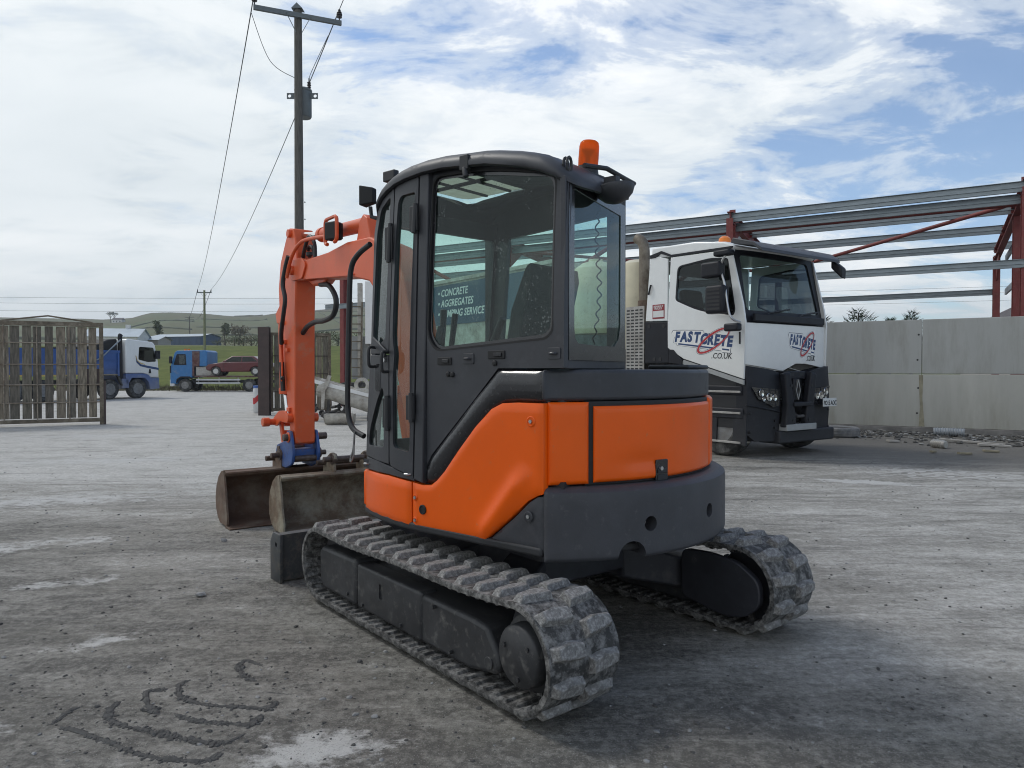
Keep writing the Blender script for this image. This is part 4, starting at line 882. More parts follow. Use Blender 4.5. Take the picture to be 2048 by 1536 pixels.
for x, z in ((-.19, 1.541), (-.735, 1.560), (.245, .915), (.78, .915)):
    yb = cabY(x, z) - (.035 if x < .1 else .012); pt = MB().prism(rpoly([(x - .038, z - .026), (x + .038, z - .026), (x + .038, z + .026), (x - .038, z + .026)], .008), 'y', yb, yb + .005).build('bracket_plate', 'charcoal', cab, U, bevel=.001)
    MB().tube([(x - .018, yb + .004, z), (x - .012, yb + .02, z), (x + .012, yb + .02, z), (x + .018, yb + .004, z)], .006, 8).build('hook', 'zinc' if x > .1 else 'charcoal', pt, U)
for x, z in ((-.045, 1.462), (-.075, 1.460), (-.37, 1.517)): MB().lathe([(.014, 0), (.014, .008), (.009, .013), (0, .014)], U @ Vector((x, S(x) - .036, z)), U.to_3x3() @ Vector((0, 1, 0)), 14).build('rubber_stop', 'rubber_black', cab)
# other cab walls
def wallfun(a, b, lean=(0, 0)):
    a = Vector(a); b = Vector(b)
    def f(u, z): p = a.lerp(b, u); k = max(0, z - 1.2); return (p.x + lean[0] * k, p.y + lean[1] * k, z)
    return f
RL, RR, FR, FL = (-.79, .792), (-.60, -.03), (.68, -.30), (.812, .66)
rw = wallfun(RL, RR, (.0, -.0))
RW = rpoly([(.075, 1.60), (.87, 1.595), (.90, 1.7), (.90, 2.33), (.075, 2.345)], [.02, .13, .1, .03, .02])
def uvround(P, sx): return P
RWh = [(.075 + (u - .075), z) for u, z in [(.075, 1.66), (.09, 1.615), (.14, 1.59), (.5, 1.585), (.78, 1.59), (.86, 1.63), (.90, 1.71), (.905, 2.34), (.075, 2.345)]]
sheet([(0, 1.49), (1, 1.49), (1, 2.44), (0, 2.37)], rw, hole=RWh, thick=.03, inward=(.98, .17, 0)).build('rear_frame', 'charcoal', cab, U, bevel=.003)
sheet([(.03, 1.53), (.97, 1.53), (.97, 2.39), (.03, 2.36)], lambda u, z: tuple(Vector(rw(u, z)) + Vector((-.008, 0, 0))), hole=[(a + (.5 - a) * .07, b + (1.96 - b) * .05) for a, b in RWh], thick=.004, inward=(1, 0, 0)).build('rear_window_border', 'gloss_black', cab, U)
sheet([(.05, 1.55), (.95, 1.55), (.95, 2.38), (.05, 2.35)], lambda u, z: tuple(Vector(rw(u, z)) + Vector((-.003, 0, 0))), thick=0).build('rear_window', 'cab_glass', cab, U)
rt = wallfun(RR, FR)
sheet([(0, .93), (1, .93), (1, 2.46), (.85, 2.56), (.6, 2.58), (.3, 2.56), (.1, 2.50), (0, 2.46)], rt, hole=[(.09, 1.62), (.82, 1.55), (.86, 1.6), (.80, 2.36), (.09, 2.36)], thick=.03, inward=(.15, .98, 0)).build('right_frame', 'charcoal', cab, U)
sheet([(.07, 1.55), (.90, 1.5), (.88, 2.40), (.07, 2.40)], lambda u, z: tuple(Vector(rt(u, z)) + Vector((0, .012, 0))), thick=0).build('right_window', 'clear_glass', cab, U)
fw = wallfun(FR, FL, (-.09, 0))
sheet([(0, .93), (1, .93), (1, 2.45), (0, 2.47)], fw, hole=[(.07, 1.05), (.93, 1.05), (.92, 2.36), (.08, 2.36)], thick=.03, inward=(-1, 0, 0)).build('front_frame', 'charcoal', cab, U)
sheet([(.05, 1.02), (.95, 1.02), (.95, 2.39), (.05, 2.39)], lambda u, z: tuple(Vector(fw(u, z)) + Vector((-.012, 0, 0))), thick=0).build('windscreen', 'clear_glass', cab, U)
# roof with a skylight
def ze(x): return lerp([(-.82, 2.325), (-.78, 2.35), (-.70, 2.405), (-.55, 2.455), (-.3, 2.512), (.0, 2.545), (.2, 2.550), (.45, 2.528), (.58, 2.49), (.70, 2.41), (.76, 2.34)], x)
pl = [(x, cabY(x, 2.45) + .006) for x in (-.74, -.65, -.55, -.4, -.3, -.15, 0, .15, .3, .4, .5, .58, .64)] + [(.70, .66), (.735, .5), (.735, .3), (.71, 0), (.68, -.22), (.60, -.285), (.3, -.225), (0, -.165), (-.3, -.10), (-.52, -.055), (-.61, -.03), (-.66, .05), (-.71, .22), (-.78, .5), (-.80, .68), (-.80, .74), (-.78, .78)]
cx, cy = .0, .33
hole = rpoly([(.02, .58), (.60, .58), (.60, 0.0), (.02, 0.0)], .08, 4)
def towards(p, d): v = Vector((cx - p[0], cy - p[1])); l = v.length; v = v / l * min(d, l * .8); return (p[0] + v.x, p[1] + v.y)
rings = []
for d, dz in ((.012, -.012), (-.008, -.004), (-.010, .016), (.004, .042), (.035, .066), (.085, .082), (.16, .090)):
    rings.append([Vector((*towards(p, d), ze(towards(p, max(0, d) * .75)[0]) + dz)) for p in pl])
hr = []
for p in pl:
    q = ray_poly((.31, .29), math.atan2(p[1] - .29, p[0] - .31), hole); hr.append(Vector((q[0], q[1], ze(q[0]) * .5 + 2.60 * .5 + .02)))
rings.append(hr)
g = MB(); g.loft(rings, cap=False); ro = g.build('roof', 'charcoal', cab, U, smooth=50)
sm = ro.modifiers.new('solid', 'SOLIDIFY'); sm.thickness = .03; sm.offset = -1
MB().prism(inset(hole, -.03), 'z', 2.612, 2.622).build('skylight', 'skylight', cab, U)
for xx in (.22, .42): MB().bx(xx - .008, xx + .008, 0, .58, 2.598, 2.611).build('skylight_bar', 'interior', cab, U)
MB().bx(0.02, .6, .30, .325, 2.596, 2.6115).build('skylight_bar', 'interior', cab, U)
# roof fittings
bk = MB(); bx0, by0 = -.165, cabY(-.165, 2.5)
bk.bx(bx0 - .03, bx0 + .03, by0 - .01, by0 + .022, 2.50, 2.575); bk.tube([(bx0, by0 + .012, 2.51), (bx0 - .015, by0 + .02, 2.47), (bx0 - .018, by0 + .02, 2.46)], .016, 8); bk.build('window_catch', 'black_plastic', cab, U, bevel=.004)
be = Vector((-.66, .43, 2.475)); tilt = (-.10, .03, 1)
MB().bx(-.72, -.60, .37, .49, 2.445, 2.46).build('beacon_plate', 'charcoal', cab, U)
bb = MB(); bb.lathe([(.058, -.03), (.055, .0), (.048, .035), (.040, .036)], be, tilt, 24); bco = bb.build('beacon', 'black_plastic', cab, U)
bl_ = MB(); bl_.lathe([(.050, .034), (.051, .07), (.050, .13), (.046, .148), (.034, .158), (0, .162)], be, tilt, 28); bl_.build('beacon_lens', 'lens_amber', bco, U, smooth=60)
bl_ = MB(); bl_.lathe([(.012, .034), (.012, .075), (.034, .115), (0, .10)], be + Vector((.004, 0, 0)), tilt, 16); bl_.build('beacon_reflector', 'zinc', bco, U)
ey_ = Vector((-.775, .745, 2.43))
for dx in (0, .02): MB().tube([ey_ + Vector((dx, 0, 0)) + Vector((0, .018 * math.cos(a / 12 * 6.283), .035 * math.sin(a / 12 * 6.283))) for a in range(13)], .007, 6).build('lifting_eye', 'black_plastic', cab, U)
MB().tube([(-.80, .66, 2.44), (-.82, .5, 2.455), (-.80, .32, 2.45), (-.78, .18, 2.45)], .012, 8).build('rear_rail', 'black_plastic', cab, U)
wl = Vector((-.80, .40, 2.385)); wk = MB(); wk.lathe([(.098, .0), (.100, -.006), (.088, -.035), (.06, -.062), (.03, -.075), (0, -.078)], wl, (.15, 0, 1), 26); wk.bx(-.82, -.75, .38, .42, 2.38, 2.44); wk.build('rear_work_light', 'charcoal', cab, U, smooth=50)
MB().lathe([(.09, .004), (0, .004)], wl, (.15, 0, 1), 26).build('work_light_lens', 'lamp_glass', cab, U)
fl = Vector((.725, .70, 2.53)); q = MB().taper(None, 'x', -.03, .055, [(-.022, -.05), (.022, -.05), (.022, .04), (-.022, .04)], [(-.042, -.064), (.042, -.064), (.042, .056), (-.042, .056)]); fwl = q.build('front_work_light', 'rubber_black', cab, U @ Matrix.Translation(fl) @ Matrix.Rotation(R(20), 4, 'Z'), bevel=.006)
MB().tube([fl + Vector((-.0, 0, -.07)), fl + Vector((-.01, 0, -.13)), fl + Vector((-.10, -.02, -.16))], .012, 8).build('light_bracket', 'black_plastic', cab, U)
MB().tube(smoothpts([(.735, .695, 2.24), (.86, .69, 2.19), (.935, .685, 2.11), (.955, .685, 1.9), (.975, .685, 1.35), (.96, .69, 1.20), (.90, .70, 1.12), (.80, .695, 1.08)], 5), .017, 10).build('grab_rail', 'black_plastic', cab, U)
MB().tube(smoothpts([(.86, .72, 1.11), (.87, .72, 1.02), (.885, .72, .97), (.90, .72, .94), (.885, .73, .92), (.865, .725, .96), (.87, .72, 1.04)], 5), .006, 6).build('rope_loop', 'wire_rope', cab, U)
MB().bx(-.05, .05, -.02, .02, 0, .06, Matrix.Translation((.52, cabY(.52, 2.5) - .03, 2.575))).build('roof_clip', 'black_plastic', cab, U, bevel=.006)
# interior
MB().prism([(-.76, .76), (.15, .80), (.45, .78), (.78, .66), (.66, -.28), (-.58, -.01)], 'z', .93, .96).build('cab_floor', 'interior', cab, U)
MB().prism([(-.74, .74), (-.42, .76), (-.42, -.02), (-.62, .07)], 'z', .961, 1.40).build('seat_box', 'interior', cab, U, bevel=.03)
st = MB(); st.loft([[Vector((x, y, z)) for x, z in ((-.40, zc_), (.10, zc_), (.13, zc_ + .05), (.10, zc_ + .10), (-.40, zc_ + .09))] for y, zc_ in ((.12, 1.37), (.16, 1.35), (.55, 1.35), (.59, 1.37))]); st.build('seat', 'seat_fabric', cab, U @ Matrix.Translation((.16, 0, .03)), bevel=.02)
sb = MB(); sb.loft([[Vector((x, y, z)) for x, z in ((-.40, 1.42), (-.36 + o_, 1.44), (-.42 + o_, 1.75), (-.52 + o_, 1.97), (-.57, 1.99), (-.58, 1.92), (-.50, 1.6))] for y, o_ in ((.13, -.03), (.18, .02), (.52, .02), (.57, -.03))]); sb.build('seat_back', 'seat_fabric', cab, U @ Matrix.Translation((.22, -.06, .06)), bevel=.025)
for s in (.66, .06): MB().prism([(-.45, 1.42), (.22, 1.42), (.28, 1.47), (.22, 1.53), (-.40, 1.55)], 'y', s - .05, s + .05).build('console', 'interior', cab, U, bevel=.02)
for (a, b, r0, r1) in (((.20, .10, 1.52), (.30, .10, 1.66), .012, .012), ((.28, .10, 1.64), (.16, .14, 1.80), .026, .024), ((.22, .62, 1.52), (.24, .62, 1.62), .012, .012), ((.235, .62, 1.60), (.22, .60, 1.73), .026, .022), ((.58, .30, .96), (.53, .30, 1.62), .010, .010), ((.53, .30, 1.60), (.50, .31, 1.86), .018, .022), ((.58, .22, .96), (.53, .22, 1.62), .010, .010), ((.53, .22, 1.60), (.50, .21, 1.84), .018, .022)):
    MB().cyl(U @ Vector(a), U @ Vector(b), r0, r1, 10).build('control_lever', 'black_plastic', cab, bevel=.006)
MB().bx(.56, .70, -.08, .05, .96, 1.5).build('monitor_stand', 'interior', cab, U, bevel=.02)
def coil(a, b, r, turns, name):
    a = Vector(a); b = Vector(b); d = b - a; x = d.orthogonal().normalized(); y = d.normalized().cross(x); n = turns * 8
    MB().tube([a + d * (k / n) + x * (r * math.cos(k * .785) * (.5 + .5 * math.sin(k / n * 3.1))) + y * (r * math.sin(k * .785)) + Vector((.015 * math.sin(k / n * 7), 0, 0)) for k in range(n + 1)], .004, 5).build(name, 'rubber_black', cab, U)
coil((-.30, .06, 2.42), (-.22, .10, 1.72), .014, 18, 'coiled_cord'); coil((-.62, .25, 2.40), (-.60, .27, 1.62), .012, 12, 'coiled_cord')
# ---- boom, arm, rams, hitch (boom frame)
def bprism(poly, w_, name, m, parent, bevel=.008, y=0.0): return MB().prism(poly, 'y', y - w_ / 2, y + w_ / 2).build(name, m, parent, Bm, bevel=bevel)
MB().cyl((-.05, 0, .55), (-.05, 0, 1.0), .16, .14, 24).build('swing_post', 'undercarriage', ex, Bm)
boomP = [(-.10, .78), (.10, .78), (.22, 1.2), (.42, 1.7), (.60, 2.03), (.78, 2.17), (1.1, 2.235), (2.1, 2.318), (2.30, 2.325), (2.46, 2.34), (2.56, 2.40), (2.56, 2.47), (2.48, 2.53), (2.30, 2.535), (2.15, 2.50), (1.6, 2.50), (1.2, 2.53), (.78, 2.51), (.45, 2.40), (.22, 2.16), (.02, 1.6), (-.10, 1.1)]
boom = bprism(boomP, .20, 'boom', 'boom_orange', ex, .012)
for s in (1, -1):
    bprism(rpoly([(2.2, 2.33), (2.46, 2.335), (2.565, 2.40), (2.565, 2.47), (2.48, 2.535), (2.2, 2.53), (2.10, 2.45)], .04), .018, 'boom_cheek', 'boom_orange', boom, .005, s * .108)
    MB().cyl((2.44, s * .10, 2.435), (2.44, s * .145, 2.435), .045, n=20).build('pivot_boss', 'boom_orange', boom, Bm, bevel=.004)
    g = MB(); g.beam((1.05, s * .1, 2.25), (2.1, s * .1, 2.325), .02, .012); g.build('weld_flange', 'boom_orange', boom, Bm)
g = MB(); g.prism([(1.75, 2.30), (1.95, 2.32), (2.15, 2.32), (2.25, 2.325), (2.1, 2.26), (1.85, 2.255)], 'y', -.05, .05); g.build('under_bracket', 'boom_orange', boom, Bm, bevel=.02)
armP = [(2.445, .78), (2.44, 1.4), (2.43, 2.0), (2.40, 2.36), (2.36, 2.52), (2.40, 2.70), (2.47, 2.84), (2.58, 2.86), (2.68, 2.76), (2.84, 2.55), (2.90, 2.30), (2.88, 2.05), (2.80, 1.72), (2.68, 1.25), (2.60, .95), (2.57, .78), (2.51, .755)]
arm = bprism(armP, .20, 'arm', 'boom_orange', ex, .012)
for s in (1, -1):
    MB().cyl((2.515, s * .10, .835), (2.515, s * .15, .835), .05, n=20).build('pin_boss', 'boom_orange', arm, Bm, bevel=.004)
    MB().cyl((2.53, s * .10, 1.02), (2.53, s * .155, 1.02), .045, n=20).build('pin_boss', 'boom_orange', arm, Bm, bevel=.004)
    MB().cyl((2.54, s * .07, 2.80), (2.54, s * .13, 2.80), .04, n=18).build('pin_boss', 'boom_orange', arm, Bm, bevel=.004)
def ram(p0, pm_, p1, r, rr, par, n1='ram_barrel'):
    b = MB(); b.cyl(p0, pm_, r, n=20); d = (Vector(pm_) - Vector(p0)).normalized(); b.cyl(Vector(pm_) - d * .05, Vector(pm_) + d * .012, r * 1.14, n=20); b.cyl(Vector(p0) + Vector((0, -.05, 0)), Vector(p0) + Vector((0, .05, 0)), r * 1.05, n=16)
    bo = b.build(n1, 'boom_orange', par, Bm, bevel=.004)
    q = MB(); q.cyl(pm_, p1, rr, n=16); q.build('ram_rod', 'chrome', bo, Bm)
    q = MB(); q.cyl(Vector(p1) + Vector((0, -.055, 0)), Vector(p1) + Vector((0, .055, 0)), rr * 1.9, n=16); q.build('rod_eye', 'boom_orange', bo, Bm)
    return bo
ram((.95, 0, 2.655), (1.98, 0, 2.715), (2.53, 0, 2.795), .058, .028, boom)
g = MB(); g.prism([(.80, 2.50), (1.08, 2.52), (1.02, 2.68), (.95, 2.72), (.88, 2.68)], 'y', -.07, .07); g.build('ram_bracket', 'boom_orange', boom, Bm, bevel=.01)
ram((3.02, 0, 2.02), (2.985, 0, 1.25), (2.90, 0, .97), .062, .03, arm)
g = MB(); g.prism([(2.85, 1.95), (3.04, 1.96), (3.08, 2.06), (2.86, 2.20)], 'y', -.075, .075); g.build('ram_bracket', 'boom_orange', arm, Bm, bevel=.01)
# boom ram under the boom
ram((.26, 0, .85), (.42, 0, 1.35), (.58, 0, 1.95), .06, .03, boom)
# linkage and hitch
for s in (1, -1):
    cr = rpoly([(2.48, 1.0), (2.60, 1.09), (2.78, 1.08), (2.95, 1.0), (2.96, .94), (2.86, .92), (2.74, .98), (2.60, .97)], .03)
    lk = bprism(cr, .022, 'tipping_lever', 'boom_orange', arm, .004, s * .135)
g = MB(); g.cyl((2.90, -.2, .965), (2.90, .24, .965), .032, n=16); g.build('link_pin', 'boom_orange', arm, Bm, bevel=.005)
g = MB(); g.cyl((2.90, .20, .965), (2.90, .27, .965), .045, n=16); g.build('pin_collar', 'boom_orange', arm, Bm, bevel=.006)
for s in (1, -1): g = MB(); g.beam((2.89, s * .085, .96), (2.79, s * .085, .70), .03, .06); g.build('tipping_link', 'boom_orange', arm, Bm, bevel=.008)
g = MB(); g.beam((2.86, -.085, .86), (2.86, .085, .86), .04, .035); g.build('link_tie', 'boom_orange', arm, Bm)
hp = rpoly([(2.43, .80), (2.47, .90), (2.56, .90), (2.62, .80), (2.76, .76), (2.86, .74), (2.90, .66), (2.86, .54), (2.60, .53), (2.44, .58), (2.40, .68)], .03)
hitch = bprism(hp, .028, 'quick_hitch', 'hitch_blue', ex, .006, .125); bprism(hp, .028, 'hitch_plate', 'hitch_blue', hitch, .006, -.125)
bprism([(2.46, .62), (2.60, .58), (2.84, .58), (2.84, .68), (2.60, .72), (2.46, .72)], .22, 'hitch_body', 'hitch_blue', hitch, .015)
for X, z, l, r in ((2.515, .835, .24, .034), (2.79, .70, .19, .034), (2.46, .63, .13, .03)): MB().cyl((X, -l, z), (X, l * .8, z), r, n=16).build('hitch_pin', 'pin_steel', hitch, Bm, bevel=.004)
# hoses and pipes on the boom
def hose(P, r, name='hose', m='hose', par=None): MB().tube(smoothpts(P, 6), r, 10).build(name, m, par or boom, Bm)
hose([(1.45, .115, 2.62), (1.9, .12, 2.66), (2.15, .135, 2.66), (2.32, .15, 2.58), (2.42, .16, 2.46), (2.46, .165, 2.36)], .017, 'pipe', 'boom_orange')
hose([(2.40, .17, 2.56), (2.46, .18, 2.45), (2.50, .19, 2.30), (2.44, .19, 2.16), (2.50, .185, 2.02), (2.64, .16, 1.86), (2.70, .14, 1.74)], .021)
hose([(1.95, .03, 2.26), (1.75, .03, 2.23), (1.62, .02, 2.10), (1.68, .02, 1.97), (1.90, .02, 1.93), (2.10, .02, 1.93), (2.30, .02, 1.90), (2.44, .02, 1.84)], .024)
hose([(2.0, .06, 2.50), (2.02, .06, 2.64), (2.15, .06, 2.72), (2.30, .05, 2.62), (2.38, .04, 2.52)], .018)
hose([(2.22, -.03, 2.54), (2.28, -.02, 2.64), (2.36, -.02, 2.66), (2.42, -.02, 2.60)], .018)
g = MB(); g.lathe([(.012, 0), (.03, .02), (.03, .05), (0, .055)], (2.12, .07, 2.52), (0, 0, 1), 12); g.build('grease_cap', 'black_plastic', boom, Bm)
hose([(2.72, .13, 1.78), (2.74, .125, 1.68), (2.73, .125, 1.52), (2.73, .12, 1.44)], .014, 'pipe', 'boom_orange', arm)
hose([(2.72, .14, 1.72), (2.68, .145, 1.60), (2.67, .145, 1.46), (2.70, .14, 1.36)], .010, 'pipe', 'boom_orange', arm)
MB().cyl((2.73, .13, 1.56), (2.69, .13, 1.28), .024, n=12).build('pipe_coupling', 'hose', arm, Bm); MB().cyl((2.71, .13, 1.42), (2.64, .15, 1.40), .018, n=10).build('valve', 'black_plastic', arm, Bm)
for z, x in ((1.76, 2.70), (1.68, 2.62), (1.10, 2.58), (1.95, 2.76)): MB().bx(x - .035, x + .035, .095, .125, z - .02, z + .02).build('pipe_clip', 'boom_orange', arm, Bm, bevel=.005)
# boom work light in its guard
wlm = Matrix.Translation((1.38, .14, 2.64))
q = MB(); q.bx(-.06, .06, -.045, .045, -.075, .075); bw = q.build('boom_work_light', 'rubber_black', boom, Bm @ wlm @ Matrix.Rotation(R(25), 4, 'Z'), bevel=.012)
for k in range(6): MB().bx(-.068, -.06, -.04 + k * .015, -.034 + k * .015, -.065, .065).build('cooling_fin', 'black_plastic', bw, Bm @ wlm @ Matrix.Rotation(R(25), 4, 'Z'))
g = MB(); gp = rpoly([(-.12, -.10), (-.12, .11), (.13, .11), (.13, -.10)], .05)
MB().tube([(x, .02, z) for x, z in gp], .016, 6).build('light_guard', 'boom_orange', bw, Bm @ wlm)
# ---- buckets
def bucket(name, loc, rz, wd, label, mats, ears, dust=False):
    r = empty(name, loc, rz); tag(r, label, 'bucket', 'excavator buckets')
    prof = [(.02, .52), (-.05, .535), (-.12, .52), (-.22, .46), (-.30, .36), (-.335, .25), (-.32, .14), (-.26, .06), (-.17, .018), (.12, .004)]
    g = MB(); n = len(prof); t = .014
    inn_ = [(p[0] + (.0 - p[0]) * .045 + .004, p[1] + (.26 - p[1]) * .05) for p in prof]; inn_[-1] = (.12, .018)
    g.prism(prof + inn_[::-1], 'y', -wd / 2, wd / 2); sh = g.build('shell', mats, r, smooth=40)
    for s in (-1, 1):
        sp = prof[1:9] + [(.06, .02), (.075, .10), (.03, .24), (.01, .36)]
        MB().prism(sp, 'y', s * wd / 2 - .010, s * wd / 2 + .010).build('side_plate', mats, r, bevel=.003)
    MB().prism([(.02, .0), (.16, .002), (.17, .012), (.02, .026)], 'y', -wd / 2 - .012, wd / 2 + .012).build('cutting_edge', 'rust_steel', r, bevel=.003)
    MB().cyl((-.045, -wd / 2, .505), (-.045, wd / 2, .505), .032, n=14).build('top_tube', mats, r)
    for y in ears:
        e_ = MB().prism(rpoly([(.0, .50), (-.02, .60), (.02, .67), (-.05, .71), (-.12, .69), (-.20, .64), (-.27, .60), (-.27, .46), (-.16, .47)], .04), 'y', y - .014, y + .014).build('ear', mats, r, bevel=.004)
        MB().cyl((-.045, y - .022, .645), (-.045, y + .022, .645), .052, n=18).build('ear_boss', 'pin_steel', e_)
    for px_, pz in ((-.045, .645), (-.21, .60)): MB().cyl((px_, min(ears) - .10, pz), (px_, max(ears) + .08, pz), .026, n=14).build('pin', 'pin_steel', r, bevel=.003)
    return r
bucket('grading_bucket', (-2.09, 7.29, 0), R(306), 1.50, 'rusty brown grading bucket hanging from the blue quick hitch', 'rust_steel', (-.21, .17))
bucket('grading_bucket', (-1.52, 6.93, 0), R(306), 1.36, 'dusty tan spare bucket standing on the ground beside the dozer blade', 'bucket_dusty', (-.17, .17))
# ================================================================== WHITE MIXER TRUCK
HB = R(36.2)
tk = empty('mixer_truck', (3.89, 12.17, 0), math.atan2(-math.cos(HB), math.sin(HB))); tag(tk, 'white volumetric concrete truck with black bumper parked by the wall', 'truck')
# local: x forward, y to the truck's left (0 = the side seen here), z up
def wheel(par, x, y, r, w_, out, rim='rim_steel', m='tyre'):
    g = MB(); g.lathe([(r * .56, -w_ / 2), (r * .9, -w_ / 2), (r * .97, -w_ * .42), (r, -w_ * .30), (r, w_ * .30), (r * .97, w_ * .42), (r * .9, w_ / 2), (r * .56, w_ / 2)], (x, y, r), (0, 1, 0), 32, cap=False); t = g.build('wheel', m, par)
    g = MB(); g.lathe([(r * .57, w_ * .48), (r * .54, w_ * .40), (r * .50, w_ * .18), (r * .30, w_ * .12), (r * .26, w_ * .30), (r * .14, w_ * .34), (0, w_ * .34)], (x, y, r), (0, out, 0), 28); ri = g.build('rim', rim, t)
    for k in range(8):
        a = k * math.pi / 4; MB().cyl((x + math.cos(a) * r * .38, y + out * w_ * .13, r + math.sin(a) * r * .38), (x + math.cos(a) * r * .38, y + out * w_ * .22, r + math.sin(a) * r * .38), r * .035, n=6).build('wheel_nut', rim, ri)
    return t
for x in (-.56, -2.42, -8.1, -9.45):
    wheel(tk, x, .22, .52, .33, -1); wheel(tk, x, 2.28, .52, .33, 1)
g = MB(); g.bx(-11, -.4, .82, .92, .75, 1.05); g.bx(-11, -.4, 1.58, 1.68, .75, 1.05)
for x in (-.52, -2.42, -8.1, -9.45): g.bx(x - .08, x + .08, .3, 2.2, .42, .6)
g.build('chassis', 'chassis', tk)
side_poly = [(-2.25, 1.62), (-1.64, 1.62), (-1.62, 1.85), (-1.32, 1.68), (-.03, 1.335), (.0, 2.29), (-.02, 2.52), (-.27, 3.52), (-.45, 3.66), (-1.1, 3.77), (-2.14, 3.79), (-2.2, 3.2)]
# cab shell: two sides, roof, back, front panel; the glass is real and the cab is hollow
WINP = rpoly([(-1.52, 2.76), (-1.47, 3.38), (-.74, 3.44), (-.36, 3.40), (-.20, 2.50), (-.24, 2.41), (-.95, 2.52)], [.06, .10, .08, .06, .05, .04, .3])
for y, inw in ((0, 1), (2.48, -1)):
    sd_ = sheet([(-1.70, 1.90), (-1.32, 1.69), (-.03, 1.335), (.0, 2.29), (-.05, 2.6), (-.29, 3.53), (-1.63, 3.56), (-1.70, 2.4)], lambda u, v: (u, y, v), hole=WINP, thick=.04, inward=(0, inw, 0)).build('door', 'truck_white', tk, bevel=.006)
    sheet(inset(WINP, -.01), lambda u, v: (u, y + inw * .02, v), thick=0).build('door_window', 'dark_glass', sd_)
    sheet(inset(WINP, -.012), lambda u, v: (u, y + inw * .004, v), hole=inset(WINP, .035), thick=.01, inward=(0, inw, 0)).build('window_seal', 'truck_black', sd_)
    yy = (lambda a, b: (min(y + inw * a, y + inw * b), max(y + inw * a, y + inw * b)))
    MB().prism([(-1.36, 1.60), (-1.32, 1.672), (-.03, 1.318), (-.03, 1.24)], 'y', *yy(0, .03)).build('sill_trim', 'truck_grey', tk)
    MB().prism([(-2.26, 2.42), (-1.71, 2.40), (-1.71, 3.55), (-2.14, 3.66)], 'y', *yy(.006, .05)).build('rear_quarter', 'truck_white', tk, bevel=.008)
    MB().prism([(-2.27, 1.62), (-1.67, 1.62), (-1.68, 1.88), (-1.70, 2.38), (-2.265, 2.41)], 'y', *yy(0, .05)).build('lower_panel', 'truck_black', tk, bevel=.008)
    MB().prism([(-1.66, 1.62), (-1.34, 1.58), (-1.335, 1.67), (-1.44, 1.75), (-1.55, 1.86), (-1.66, 1.87)], 'y', *yy(-.02, .05)).build('arch_trim', 'truck_black', tk, bevel=.01)
    MB().prism([(-2.14, 3.60), (-2.0, 3.60), (-1.88, 3.665), (-1.62, 3.57), (-.29, 3.55), (-.27, 3.59), (-1.62, 3.61), (-1.86, 3.71), (-2.14, 3.66)], 'y', *yy(-.004, .03)).build('roof_groove', 'truck_black', tk)
for bx_, bz in ((-2.16, 2.32), (-1.80, 2.31), (-2.03, 1.69), (-1.88, 1.69)): MB().cyl((bx_, -.006, bz), (bx_, .0, bz), .035, n=14).build('panel_cap', 'text_black', tk)
rf = MB(); rp = [(-2.14, 3.60), (-.28, 3.54), (-.25, 3.60), (-.45, 3.69), (-1.1, 3.78), (-2.12, 3.80)]
rf.prism(rp, 'y', .02, 2.46); rf.build('cab_roof', 'truck_white', tk, bevel=.05, seg=3)
sheet([(.05, 1.62), (2.43, 1.62), (2.43, 3.6), (.05, 3.6)], lambda u, v: (-2.2, u, v), hole=rpoly([(.35, 2.55), (2.13, 2.55), (2.13, 3.35), (.35, 3.35)], .1), thick=.06, inward=(1, 0, 0)).build('cab_back', 'truck_white', tk); sheet([(.3, 2.5), (2.2, 2.5), (2.2, 3.4), (.3, 3.4)], lambda u, v: (-2.17, u, v), thick=0).build('rear_window', 'clear_glass', tk)
MB().bx(-2.1, -.1, .06, 2.42, 1.62, 1.70).build('cab_floor', 'interior', tk)
# windscreen, its black surround, pillar
fy = lambda u, v: (-.02 - max(0, v - 2.3) * .20 - .05 * (2 * (u - 1.24) / 2.48) ** 4, u, v)
WS = rpoly([(.16, 2.50), (2.32, 2.50), (2.22, 3.46), (.20, 3.46)], .08)
fr = sheet(rpoly([(.0, 2.30), (2.48, 2.30), (2.44, 3.56), (.03, 3.56)], .04), fy, hole=WS, cut=.2, thick=.05, inward=(-1, 0, 0)).build('windscreen_surround', 'truck_black', tk, bevel=.006)
sheet(inset(WS, -.02), lambda u, v: tuple(Vector(fy(u, v)) - Vector((.02, 0, 0))), cut=.2, thick=0).build('windscreen', 'clear_glass', fr, smooth=60)
for y in (.55, 1.5):
    MB().tube(smoothpts([(.03, y, 2.42), (.0, y + .15, 2.47), (-.02, y + .75, 2.56)]), .014, 6).build('wiper', 'text_black', fr)
MB().bx(-.01, .05, .2, 2.3, 2.31, 2.44).build('scuttle', 'truck_black', tk, bevel=.015)
vz = [(-.35, 3.66), (-.30, 3.74), (.10, 3.62), (.26, 3.50), (.27, 3.44), (.10, 3.55), (-.25, 3.62)]
MB().prism(vz, 'y', .05, 2.43).build('sun_visor', 'charcoal', tk, bevel=.012)
# front white panel with the dipped lower edge
FP = [(.02, 2.285), (2.46, 2.285), (2.46, 1.60), (2.40, 1.52), (1.75, 1.60), (1.45, 1.60), (1.05, 1.47), (.02, 1.585)]
def ffun(u, v): return (.012 - .06 * abs(2 * (u - 1.24) / 2.44) ** 6, u, v)
sheet(FP, ffun, cut=.12, thick=.05, inward=(-1, 0, 0)).build('front_panel', 'truck_white', tk, bevel=.008)
